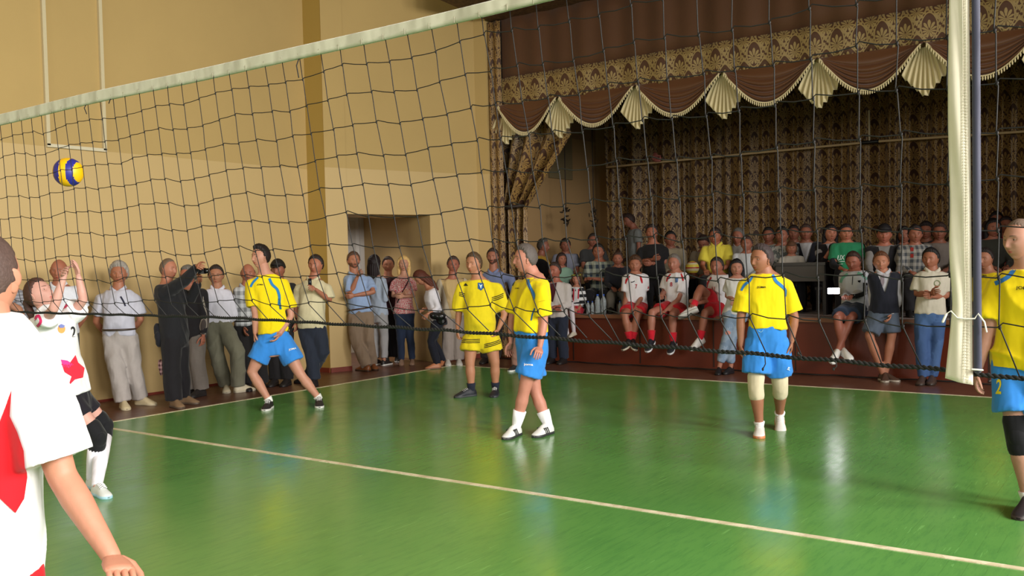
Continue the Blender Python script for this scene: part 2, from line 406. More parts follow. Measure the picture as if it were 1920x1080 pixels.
xt = [-4.46, -3.25, -1.86, -.47, .88, 2.21, 3.56, 4.92]
for a_, b2 in zip(xt[:-1], xt[1:]): swag(a_ + .01, b2 - .01, 4.23, .52, 0)
for k, x in enumerate(xt): jabot(x + (.14 if k == 0 else 0), 4.24, 3.56, .50)
# cornice box projecting above the stage
m = M(); m.prism([(-4.42, 8.8), (5.6, 8.8), (5.6, 10.4), (-4.62, 10.4)], 5.68, 6.0)
o = struct('trim_21', m, mat((96, 68, 42), .7, 'blotch', (74, 50, 30), size=.05))
# rail, ropes and decorations on the stage
rail = empty('barre_rail', (0, 14.2, 3.5), 'pale horizontal pipe strung across the stage in front of the back curtain', 'pipe')
m = M(); m.tube([(-4.62, 14.2, 3.50), (.45, 14.2, 3.52)], .022, 10); m.tube([(.62, 14.2, 3.52), (5.45, 14.2, 3.40)], .022, 10); m.obj('pipe_run', mat((206, 176, 130), .5), rail, off=(0, 14.2, 3.5))
m = M(); m.tube([(.42, 14.2, 3.52), (.66, 14.2, 3.52)], .032, 10); m.obj('pipe_coupling', mat((25, 22, 20), .5), rail, off=(0, 14.2, 3.5))
m = M(); m.tube([(.53, 14.2, 3.53), (.53, 14.2, 4.05)], .018, 8); m.obj('pipe_hanger', mat((206, 190, 160), .5), rail, off=(0, 14.2, 3.5))
def flower(p, col, label, n=9, r=.05):
    m = M(); 
    for k in range(n):
        d = RNG.normal(size=3); d = unit(d); c = np.array(p) + d * r * .9
        m.ell(c, [unit(RNG.normal(size=3)) * r, unit(np.cross(d, (0.1, .3, 1))) * r * .7, d * r * .35], 0, 10, 6)
    o = m.obj('artificial_flower', mat(col, .8), None, True, tuple(p)); tag(o, label, 'flower')
flower((-3.46, 14.15, 3.60), (190, 112, 104), 'pink cloth rose pinned on the pale pipe at the back of the stage', 14, .075)
flower((3.05, 14.15, 3.45), (170, 156, 150), 'pale faded rose pinned on the pipe right of the net post band', 12, .06)
for k, (px, x) in enumerate(((1060, 0), (1112, 1))):
    a = onplane(px, 255, 1, 12.6 + .4 * k); b2 = onplane(px + 1, 392, 1, 12.6 + .4 * k)
    r_ = empty('rope_hanging', b2, 'left thin rope with dark dried bouquet hanging at the stage left wall' if k == 0 else 'right thin rope with dark dried bouquet hanging beside the back curtain', 'rope')
    m = M(); m.tube([(b2[0], b2[1], 5.1), b2], .009, 6); m.obj('cord', DARKW, r_, off=b2)
    m = M()
    for j in range(26):
        t = random.random(); c = b2 + np.array([random.gauss(0, .035), random.gauss(0, .035), -.36 * t + .02]); d = unit(RNG.normal(size=3) + np.array([0, 0, -.6]))
        m.ell(c, [d * .05, unit(np.cross(d, (1, .2, 0))) * .016, unit(np.cross(d, (0, 1, .3))) * .010], 0, 8, 5)
    m.obj('dried_bouquet', mat((48, 36, 22), .9), r_, off=b2)
# cable along the stage foot
m = M(); pts = []
for i in range(90):
    x = -4.6 + i * .105; pts.append((x, 10.12 + .035 * math.sin(i * .5) + .03 * math.sin(i * 1.3), .012 + .0 * i))
m.tube(pts, .009, 6); tag(m.obj('floor_cable', mat((18, 16, 16), .6)), 'black cable lying along the foot of the stage', 'cable')

# ------------------------------------------------------------ net
NETO = (0, 0, 1.4)
net = empty('volleyball_net', NETO, 'black volleyball net with white top tape stretched across the whole court', 'net')
NX0 = .056
def zrope(X):      # height of the bottom cord
    xs = [-4.7, .16, 1.8, 2.9, 3.8, 4.35, 4.9]; return float(np.interp(X, xs, ROPEZ))
ROPEZ = [1.42, 1.434, 1.432, 1.41, 1.378, 1.354, 1.31]
CORD = mat((15, 12, 11), .7, 'plain')
TAPE = mat((190, 190, 164), .75, 'cloth'); BAND = mat((224, 218, 194), .6, 'cloth', bmp=.3)
def tapez(X, top): return (2.409 if top else 2.362 + .004 * (X - 2)) + .004 * math.sin(X * 2.1)
def lean(X): return float(np.interp(X, [-4.5, 0, 1.2, 1.8, 2.75, 3.75, 4.1, 5], [.1, .14, .14, .17, .22, .06, .01, -.02]))
def rowz(X, j): return float(np.interp(X, [-4.7, 2, 4.36, 5], [2.285 - .1 * j, 2.289 - .1 * j, 2.312 - .107 * j, 2.30 - .108 * j]))
cols = list(range(-46, 49)); NR = 9; node = {}
jx = {i: random.gauss(0, .004) for i in cols}
for i in cols:
    X0 = NX0 + .1 * i + jx[i]; L = lean(X0)
    node[(i, -1)] = (X0, tapez(X0, False) + .004)
    for j in range(NR):
        z = rowz(X0, j) + random.gauss(0, .004) + .008 * math.sin(i * 1.1 + j * .35) * (1 if X0 < 3 else .5)
        extra = .014 * max(0, (j - 6)) ** 1.3 * (1 if X0 < 3.3 else 0)
        node[(i, j)] = (X0 + L * (2.36 - z) + extra + random.gauss(0, .002), z)
    z = zrope(X0); e = .075 if X0 < 3.3 else .01
    node[(i, NR)] = (X0 + L * .93 + e + .03, z)
m = M()
R = .0016
def yy(X, z): return .006 * math.sin(X * 2.3 + z * 3) 
for i in cols:
    pts = []
    for j in range(-1, NR + 1):
        x, z = node[(i, j)]; s = .006 if (0 <= j < NR) else 0
        if s: pts.append((x - .002, yy(x, z), z + s)); pts.append((x + .002, yy(x, z), z - s))
        else: pts.append((x, yy(x, z), z))
    m.tube(pts, R, 5, 0, False)
for j in range(NR):
    pts = []
    for i in cols:
        x, z = node[(i, j)]
        pts.append((x - .005, yy(x, z), z + .0)); pts.append((x + .006, yy(x, z), z + .010 * (1 if x > 3 else .5)))
        if i != cols[-1]:
            x2, z2 = node[(i + 1, j)]; pts.append(((x + x2) / 2, yy(x, z), (z + z2) / 2 + .001))
    m.tube(pts, R, 5, 0, False)
for i in cols:
    for j in range(NR):
        x, z = node[(i, j)]; m.ell((x, yy(x, z), z), [(.0034, 0, 0), (0, .003, 0), (.001, 0, .0052)], 0, 6, 4)
m.obj('netting', CORD, net, off=NETO)
# top tape, folded over the headline cord
m = M(); xs = np.linspace(-4.6, 4.95, 160)
def ring(X, th=.006):
    a = tapez(X, True) ; b = tapez(X, False); yw = .004 * math.sin(X * 5)
    return np.array([(X, yw - th, b), (X, yw - th - .002, b + .012), (X, yw - th, b + .014), (X, yw - th - .001, a - .006), (X, yw, a), (X, yw + th, a - .006), (X, yw + th, b)])
m.rings([ring(X) for X in xs]); m.obj('top_tape', TAPE, net, off=NETO)
for i in cols:
    x, z = node[(i, -1)]; m = M(); m.tube([(x, -.008, z - .004), (x, -.009, z + .013)], .0018, 5, 0); m.obj('tape_lashing', mat((160, 156, 132), .8), net, off=NETO)
# twisted bottom rope
m = M(); xs = np.arange(-4.7, 4.95, .006)
for ph in (0, math.pi):
    m.tube([(X, yy(X, 1.4) + .0030 * math.cos(X * 240 + ph), zrope(X) + .0030 * math.sin(X * 240 + ph) + .0015 * math.sin(X * 31)) for X in xs], .0035, 6, 0)
for X, dz in ((2.155, -.035), (3.93, -.035), (4.02, .012), (4.105, -.018)):
    z = zrope(X); m.tube([(X, -.005, z), (X + .004, -.012, z + dz * .6), (X - .004, -.010, z + dz)], .0015, 5); m.ell((X - .004, -.010, z + dz), [(.003, 0, 0), (0, .003, 0), (0, 0, .0045)], 0, 8, 5)
m.obj('bottom_rope', mat((20, 20, 17), .8), net, off=NETO)
# stray cord tails under the tape
for i, dx, dz in ((8, .006, -.045), (10, -.02, -.02), (22, 0, -.07)):
    x, z = node[(i, -1)]; m = M(); m.tube([(x, -.004, z), (x - .006, -.012, z + dz * .4), (x + dx, -.009, z + dz)], .0022, 5); m.obj('cord_tail', CORD, net, off=NETO)
# white side band with stitched seam, hanging along the netting
def bandf(u, v):
    z = 1.338 + v * 1.07
    xl = 4.362 + .003 * math.sin(z * 9) - .012 * max(0, (1.5 - z) / .15) * (z < 1.5) - .006 * math.exp(-((z - 1.62) / .08) ** 2); xr = 4.4045
    return (xl + (xr - xl) * u, -.012 - .007 * math.sin(u * 3.1) - .004 * math.sin(z * 13 + u * 5) * math.sin(u * 3.1), z - .012 * u * (v < .02))
m = M(); m.grid(bandf, 10, 90); o = m.obj('side_band', BAND, net, off=NETO); sd = o.modifiers.new('s', 'SOLIDIFY'); sd.thickness = .004
m = M()
for uu in (.70, .86): m.tube([np.array(bandf(uu, v)) + (0, -.0035, 0) for v in np.linspace(.003, .99, 120)], .0009, 5)
for v in np.linspace(.01, .99, 160): m.tube([np.array(bandf(.66, v)) + (0, -.0035, 0), np.array(bandf(.90, v)) + (0, -.0035, 0)], .0006, 4, 0, False)
m.obj('band_stitching', mat((216, 210, 188), .8), net, off=NETO)
# antenna sleeve and ties
m = M(); m.tube([(4.4135, -.010, 1.36), (4.416, -.012, 1.9), (4.418, -.012, 2.40)], .0085, 12); m.tube([(4.418, -.012, 2.38), (4.42, -.012, 3.15)], .005, 8); m.obj('antenna', mat((52, 54, 72), .7, 'cloth'), net, off=NETO)
WT = mat((238, 236, 226), .6)
m = M(); m.tube([(4.4045, -.024, 1.362), (4.4245, -.021, 1.361)], .0022, 6); m.obj('tie_cord', WT, net, off=NETO); m = M()
def pz(px, py): return onplane(px, py, 1, -.024)
m.tube([pz(1768, 603), pz(1775, 588), pz(1783, 583), pz(1795, 596), pz(1812, 598), pz(1828, 597), pz(1834, 588), pz(1846, 604), pz(1850, 622)], .0018, 6)
m.tube([pz(1768, 603), pz(1774, 590)], .003, 6)
m.obj('tie_cord', WT, net, off=NETO)
m = M(); rngz = [(4.38, -.02, 2.30)]
# post, outside the court, that the net is stretched to
for sx_, nm in ((-1, 'left'),):
    px_ = -5.1
    po = empty('net_post', (px_, 0, 0), 'painted steel post holding the far-left end of the volleyball net', 'post')
    m = M(); m.tube([(px_, 0, 0), (px_, 0, 2.5)], .04, 16); m.tube([(px_, 0, 0), (px_, 0, .03)], .14, 20); m.obj('post_tube', mat((70, 90, 120), .4), po, off=(px_, 0, 0))
    m = M(); m.tube([(px_, 0, 2.41), (-4.6, 0, 2.40)], .004, 6); m.tube([(px_, 0, 1.42), (-4.65, 0, 1.42)], .005, 6); m.obj('tension_cable', CORD, po, off=(px_, 0, 0))

# ------------------------------------------------------------ volleyball in the air
bc = P(128, 323, 6.75); br = .105
m = M(); nu, nv = 64, 40
v = []; f = []; mi = []
for j in range(nv + 1):
    a = math.pi * j / nv
    for i in range(nu): b = 2 * math.pi * i / nu; v.append((math.sin(a) * math.cos(b), math.sin(a) * math.sin(b), math.cos(a)))
v = np.array(v)
right = unit(CR); fw = unit(CF); up = np.cross(right, fw)
def bpan(d):   # swirling yellow and blue panels
    lx = d @ right; ly = d @ -fw; lz = d @ up
    bow = .14 * lz * lz
    x = lx + (.05 if lx > 0 else -.02) - bow * np.sign(lx) 
    if -.90 < x - .0 < -.80: return 0
    return 1 if (-.74 < x < -.24 or .26 < x < .70) else 0
mi = []
for j in range(nv):
    for i in range(nu):
        q = (j * nu + i, j * nu + (i + 1) % nu, (j + 1) * nu + (i + 1) % nu, (j + 1) * nu + i); f.append(q); mi.append(bpan(unit(v[list(q)].mean(0))))
m.add(v * br + bc, f, mi)
bm_ = m.obj('volleyball', [mat((246, 190, 10), .45), mat((40, 42, 140), .45)], None, True, tuple(bc)); tag(bm_, 'yellow and blue volleyball in the air above the setting woman', 'ball')
# ============================================================ people
PEND = []   # (object, callback(object))
def remesh_obj(m, name, mt, parent, off, vox, cb=None, smooth=6):
    o = m.obj(name, mt if isinstance(mt, list) else [mt], parent, True, off)
    r = o.modifiers.new('r', 'REMESH'); r.mode = 'VOXEL'; r.voxel_size = vox; r.use_smooth_shade = True
    s = o.modifiers.new('s', 'SMOOTH'); s.factor = .5; s.iterations = smooth
    PEND.append((o, cb)); return o
def bake_all():
    dg = DG(); res = []
    for o, cb in PEND:
        me = bpy.data.meshes.new_from_object(o.evaluated_get(dg)); res.append(me)
    for (o, cb), me in zip(PEND, res):
        ml = [m for m in o.data.materials]; o.modifiers.clear(); old = o.data; o.data = me; bpy.data.meshes.remove(old)
        me.materials.clear()
        for m_ in ml: me.materials.append(m_)
        me.polygons.foreach_set('use_smooth', [True] * len(me.polygons))
    for o, cb in PEND:
        if cb: cb(o)
def wrinkle(o, amp, freq, seed, stretch=(1, 1, .55)):
    me = o.data; n = len(me.vertices)
    if not n: return
    co = np.empty(n * 3); me.vertices.foreach_get('co', co); co = co.reshape(-1, 3); no = np.empty(n * 3); me.vertices.foreach_get('normal', no); no = no.reshape(-1, 3)
    r = np.random.default_rng(seed); h = np.zeros(n); q = co * np.array(stretch)
    wob = np.sin(q @ r.normal(size=3) * freq * .6 + r.uniform(0, 6)) * .8
    for k in range(6):
        d = unit(r.normal(size=3)); h += np.sin(q @ d * freq * (1 + .35 * k) + r.uniform(0, 6) + wob * 1.5) / (1 + .35 * k)
    h = 1 - 2 * np.abs(np.tanh(h * .7)); co = co + no * ((h - .15) * amp)[:, None]; me.vertices.foreach_set('co', co.ravel()); me.update()
def cut(o, p, d, rad):
    """open a garment at plane (p, normal d), removing what lies beyond it within rad"""
    off = np.array(o['_off']) if '_off' in o else np.array(o.get('off_', (0, 0, 0)))
    p = np.asarray(p) - off; d = unit(d)
    bm = bmesh.new(); bm.from_mesh(o.data); P0 = Vector(p); D = Vector(d)
    fs = [f for f in bm.faces if (f.calc_center_median() - P0).length < rad]
    vs = set(v for f in fs for v in f.verts); es = set(e for f in fs for e in f.edges)
    bmesh.ops.bisect_plane(bm, geom=fs + list(es) + list(vs), plane_co=P0, plane_no=D, clear_outer=False, dist=1e-5)
    dl = [f for f in bm.faces if (f.calc_center_median() - P0).dot(D) > 1e-4 and (f.calc_center_median() - P0).length < rad]
    bmesh.ops.delete(bm, geom=dl, context='FACES'); bm.to_mesh(o.data); bm.free()

# ---- head
def head_geo(c, f, k, mats, female=False, mouth_open=0, wide=1., facial=None, glasses=False):
    """c = centre between crown and chin; f = facing (unit); returns M with skin,lip,brow,eye_white,iris; plus frame"""
    up = unit(np.array([0, 0, 1.]) - f * f[2] * .0 if abs(f[2]) < .95 else np.array([0, 1., 0])); s = unit(np.cross(f, up)); up = np.cross(s, f)
    nu, nv = 72, 54
    a = np.linspace(0, 2 * np.pi, nu, endpoint=False); a = a - .42 * np.sin(a)      # denser at the front (a=0)
    th = np.linspace(.04, np.pi - .04, nv)
    A, T = np.meshgrid(a, th); X = (np.sin(T) * np.sin(A)).ravel(); Y = (np.sin(T) * np.cos(A)).ravel(); Z = np.cos(T).ravel()
    fr = np.clip(Y, 0, 1)
    x = X * .082 * wide; z = Z * .118; y = Y * .098
    lo = np.clip(-Z, 0, 1)
    x = x * (1 - .24 * lo ** 1.8 - .05 * np.clip(Y, 0, 1) * lo); y = np.where(Y > 0, y * (1 - .06 * lo), y * (1 - .50 * lo ** 1.1))
    y = np.where(Y > 0, y * .93, y * 1.02) 
    x = x * (1 - .10 * np.clip(Z, 0, 1) ** 3)
    g = lambda cx, cz, sx, sz: np.exp(-((x - cx) / sx) ** 2 - ((z - cz) / sz) ** 2) * (Y > 0)
    # features, metres
    eb = .012
    for sg in (-1, 1):
        y -= .011 * g(.031 * sg, .002, .016, .013); y += .004 * g(.030 * sg, .024, .022, .007); y += .004 * g(.042 * sg, -.022, .016, .018)
        y += .0035 * g(.011 * sg, -.033, .006, .007)
    nose = np.clip((.012 - z) / .050, 0, 1) * (z > -.042) + np.clip(1 - (-.042 - z) / .007, 0, 1) * (z <= -.042) * 1.0
    y += .023 * (Y > 0) * nose * np.exp(-(x / (.0085 + .004 * nose)) ** 2)
    y += .007 * g(0, -.060, .022, .008) + .0055 * g(0, -.073, .018, .006) - .006 * g(0, -.0665 , .020, .0028 + .004 * mouth_open) * (1 + 2 * mouth_open)
    y += .009 * g(0, -.104, .020, .014) - .003 * g(0, -.086, .02, .006)
    if facial == 'moustache' or facial == 'beard': y += .005 * g(0, -.052, .022, .005)
    if facial == 'beard': y += .010 * g(0, -.098, .038, .024)
    V = np.stack([x, y, z], 1); m = M()
    fcs = []; mi = []
    cen = lambda q: V[list(q)].mean(0)
    for j in range(nv - 1):
        for i in range(nu):
            q = (j * nu + i, (j + 1) * nu + i, (j + 1) * nu + (i + 1) % nu, j * nu + (i + 1) % nu); fcs.append(q); cx, cy, cz = cen(q); k_ = 0
            if cy > .05:
                if facial in ('moustache', 'beard') and (cx / .028) ** 2 + ((cz + .052) / .008) ** 2 < 1: k_ = 2
            if facial == 'beard' and cy > -.015 and k_ != 1 and cz < -.030 - .050 * math.exp(-(cx / .032) ** 4) - .25 * max(0, -cy): k_ = 2
            mi.append(k_)
    n0 = len(V); fcs.append(tuple(range(nu))); fcs.append(tuple(range((nv - 1) * nu, nv * nu))[::-1]); mi += [0, 0]
    m.add(V, fcs, mi)
    F_ = Y > .3
    def ys(px_, pz_):
        d = (x[F_] - px_) ** 2 + (z[F_] - pz_) ** 2; i = np.argsort(d)[:4]; w_ = 1 / (d[i] + 1e-7); return float((y[F_][i] * w_).sum() / w_.sum())
    for zz, ww, rr_ in ((-.0615, .021, .0042), (-.0705, .018, .0048)):
        xs_ = np.linspace(-ww, ww, 9); m.tube([(q, ys(q, zz) - .0015 - .002 * (q / ww) ** 2, zz + .0015 * (q / ww) ** 2 * (1 if zz > -.066 else 2)) for q in xs_], [rr_ * (1 - .75 * abs(q / ww) ** 2) for q in xs_], 8, 1)
    for sg in (-1, 1):
        xs_ = np.linspace(.013, .047, 8); m.tube([(q * sg, ys(q * sg, .023) - .0008, .0215 + .003 * math.sin((q - .013) / .034 * 2.6)) for q in xs_], [.0012, .0026, .003, .003, .0028, .0024, .0018, .0010], 6, 2)
    for sg in (-1, 1):      # ears, eyes
        m.ell((.077 * sg * wide, -.004, -.012), [(.007, 0, 0), (.006 * sg, .017, 0), (0, -.004, .031)], 0, 12, 8)
        m.ell((.081 * sg * wide, -.006, -.004), [(.006, 0, 0), (.010 * sg, .019, 0), (.003 * sg, -.006, .026)], 0, 12, 8)
        m.ell((.031 * sg, .0660, .002), [(.0125, 0, 0), (0, .0115, 0), (0, 0, .0060)], 3, 12, 8)
        m.ell((.031 * sg, .0722, .002), [(.0062, 0, 0), (0, .0060, 0), (0, 0, .0060)], 4, 10, 6)
        m.ell((.031 * sg, .066, .0080), [(.0165, 0, 0), (0, .0135, 0), (0, 0, .0052)], 0, 12, 6)
        m.ell((.031 * sg, .066, -.0045), [(.0155, 0, 0), (0, .0125, 0), (0, 0, .0045)], 0, 12, 6)
    Mx = np.stack([s, f, up], 1)
    m.v = [(v @ Mx.T) * k + c for v in m.v]
    return m, Mx, V, (nu, nv)
def hair_geo(c, Mx, V, dims, k, style, wide=1., seed=0, length=.3):
    nu, nv = dims; r = np.random.default_rng(seed); x, y, z = V.T
    th = {'buzz': .004, 'short': .014, 'thin': .006, 'bald': .005, 'full': .022, 'long': .018, 'bob': .024, 'pony': .012, 'cap': .020, 'fringe': .020, 'quiff': .016}[style]
    # hairline
    rr = np.sqrt(x ** 2 + y ** 2) + 1e-6; front = y / rr
    hl = np.where(front > .55, .066, np.where(front > .05, .040 - .05 * (.5 - front), .0 - .0 ))
    hl = np.interp(front, [-1, -.55, -.12, .05, .22, .45, .62, 1], [-.068, -.062, -.034, -.012, .030, .050, .068, .076])
    if style in ('buzz', 'short', 'thin', 'quiff'): hl = np.interp(front, [-1, -.55, -.10, .10, .22, .45, .62, 1], [-.060, -.055, -.020, -.010, .034, .056, .070, .080])
    if style in ('long', 'bob', 'fringe'): hl = np.interp(front, [-1, -.2, .2, .35, .55, 1], [-.10, -.10, -.075, .0, .052, .070 if style != 'fringe' else .036])
    if style == 'cap': hl = np.interp(front, [-1, 0, .4, 1], [-.0, .018, .040, .046])
    hl = hl + .004 * np.sin(np.arctan2(x, y) * 23 + seed) * (style not in ('cap',)) + .003 * np.sin(np.arctan2(x, y) * 41)
    e = np.clip((z - hl) / .014, 0, 1)
    if style == 'bald': 
        e = e * np.clip((.055 - z) / .02, 0, 1) * np.clip((.35 - front) / .1, 0, 1)
    if style == 'thin': th = .005 + 0 * z
    N = V / np.linalg.norm(V, axis=1)[:, None]
    nz = sum(np.sin(V @ r.normal(size=3) * 260 + r.uniform(0, 6)) for _ in range(4)) / 4
    top = np.clip(z / .1, 0, 1)
    h = th * (1 + .22 * nz) * (1 + (.5 * top if style in ('short', 'full', 'quiff') else 0))
    if style == 'quiff': h = h + .018 * np.clip(y / .08, 0, 1) * top
    if style in ('cap',): h = np.where(z > .0, .016 + .012 * top, .012)
    W = V + N * (h * e + (e - 1) * .006)[:, None]
    m = M(); f = []
    for j in range(nv - 1):
        for i in range(nu):
            q = (j * nu + i, (j + 1) * nu + i, (j + 1) * nu + (i + 1) % nu, j * nu + (i + 1) % nu)
            if e[list(q)].max() > .02: f.append(q)
    f.append(tuple(range(nu))); 
    if style == 'bald': f = f[:-1]
    m.add(W, f)
    if style == 'cap':
        rs = []
        for t in np.linspace(0, 1, 6):
            yy_ = .074 + .075 * t; w_ = .062 * math.sqrt(max(.02, 1 - (t * .92) ** 2)); zz = .052 - .016 * t
            rs.append(np.array([(-w_, yy_, zz - .006), (0, yy_, zz + .004), (w_, yy_, zz - .006), (w_, yy_, zz - .010), (0, yy_, zz), (-w_, yy_, zz - .010)]))
        m.rings(rs)
    if style in ('long', 'bob'):
        L = length if style == 'long' else .13
        for kx in range(9):      # locks falling at the back and sides
            an = math.radians(95 + kx * 21.3); px_, py_ = math.sin(an) * .074, math.cos(an) * .078
            q = .5 + .5 * abs(math.cos(math.radians(kx * 22.5)))
            pts = [(px_ * .80, py_ * .85, .05), (px_ * 1.10, py_ * 1.1, -.01), (px_ * 1.1, py_ * 1.12 - .01, -.07), (px_ * 1.02, py_ * .95 - .022, -.10 - L * .4), (px_ * .95 + .008 * r.normal(), py_ * .8 - .02, -.10 - L * (.85 + .15 * r.random()))]
            m.tube(pts, [.020, .026, .030, .030, .010], 10)
    if style == 'pony':
        pts = [(0, -.09, .03), (0, -.125, .0), (0, -.135, -.06), (.01, -.125, -.10 - length * .4), (0, -.11, -.10 - length)]
        m.tube(pts, [.022, .028, .03, .026, .008], 10)
    m.v = [(v @ Mx.T) * k + c for v in m.v]
    return m
def hand_geo(m, wr, d, thumb, palm, k, curl=.5, mi=0, spread=.0):
    """wr wrist; d direction; thumb = direction towards the thumb side; palm = direction the palm faces"""
    d = unit(d); s = unit(thumb - d * (thumb @ d)); n = np.cross(d, s); n = n if n @ palm > 0 else -n
    rs = []; ang = np.linspace(0, 2 * np.pi, 14, endpoint=False)
    for t, w_, h_ in ((-.012, .022, .018), (.01, .027, .016), (.04, .038, .015), (.07, .041, .0135), (.088, .038, .011)):
        rs.append(wr + d * t * k + np.outer(np.cos(ang) * w_ * k, s) + np.outer(np.sin(ang) * h_ * k, n))
    m.rings(rs, mi)
    for i, (off, L, r) in enumerate(((.029, .070, .0088), (.0095, .079, .0092), (-.0105, .073, .0088), (-.029, .058, .0078))):
        b = wr + d * .080 * k + s * off * k; c1 = curl * (.9 + .12 * i); p = [b - d * .02 * k, b]; dd = d + s * off * spread * 8; dd = unit(dd)
        for q, (fr_, cc) in enumerate(((.45, .55), (.30, 1.25), (.25, 1.9))):
            a = c1 * cc; p.append(p[-1] + (dd * math.cos(a) + n * math.sin(a)) * L * fr_ * k)
        m.tube(p, [r * k, r * 1.04 * k, r * .95 * k, r * .85 * k, r * .68 * k], 8, mi)
    b = wr + d * .018 * k + s * .022 * k
    m.tube([b, b + (d * .55 + s * .8 + n * .25) * .030 * k, b + (d * .9 + s * .75 + n * .45) * .052 * k, b + (d * 1.25 + s * .6 + n * .6) * .068 * k], [.013 * k, .0115 * k, .010 * k, .007 * k], 8, mi)
def shoe_geo(heel, toe_dir, up, k, L=.285, col=0):
    m = M(); f = unit(toe_dir); u = unit(up - f * (up @ f)); s = np.cross(f, u)
    T = [0, .06, .18, .34, .5, .66, .8, .92, 1.0]
    hw = [.024, .036, .042, .040, .038, .046, .047, .037, .012]; ht = [.066, .092, .102, .104, .092, .070, .052, .040, .020]
    sh = [0, 0, 0, 0, .002, .006, .008, .008, .006]
    so = .024
    rs = []; rso = []
    ang = np.linspace(0, 2 * np.pi, 20, endpoint=False)
    for t, w_, h_, o_ in zip(T, hw, ht, sh):
        c = heel + f * (t * L * k)
        ca = np.sign(np.cos(ang)) * np.abs(np.cos(ang)) ** .7; sa = np.sin(ang)
        zz = np.where(sa > 0, so * .8 + (h_ - so * .8) * np.abs(sa) ** .8, so * .8 * (1 + .5 * sa))
        ww = ca * w_ * np.where(sa > .3, 1 - .35 * (sa - .3), 1)
        rs.append(c + np.outer(ww * k, s) + np.outer(zz * k, u))
        w2 = w_ + .003; rso.append(c + np.outer(np.array([-w2, w2, w2 * .98, -w2 * .98]) * k, s) + np.outer(np.array([0, 0, so, so]) * k, u))
    m.rings(rs, 0)
    so_ = M(); toe_lift = 0
    so_.rings([q for q in rso], 0)
    return m, so_, s, u, f

def loft_rings(m, rs, mi=0, seg=28, ex=.85):
    """rs: (centre, side half-vector, depth half-vector)"""
    ang = np.linspace(0, 2 * np.pi, seg, endpoint=False); c_ = np.sign(np.cos(ang)) * np.abs(np.cos(ang)) ** ex; s_ = np.sign(np.sin(ang)) * np.abs(np.sin(ang)) ** ex
    m.rings([c + np.outer(c_, U) + np.outer(s_, V) for c, U, V in rs], mi)

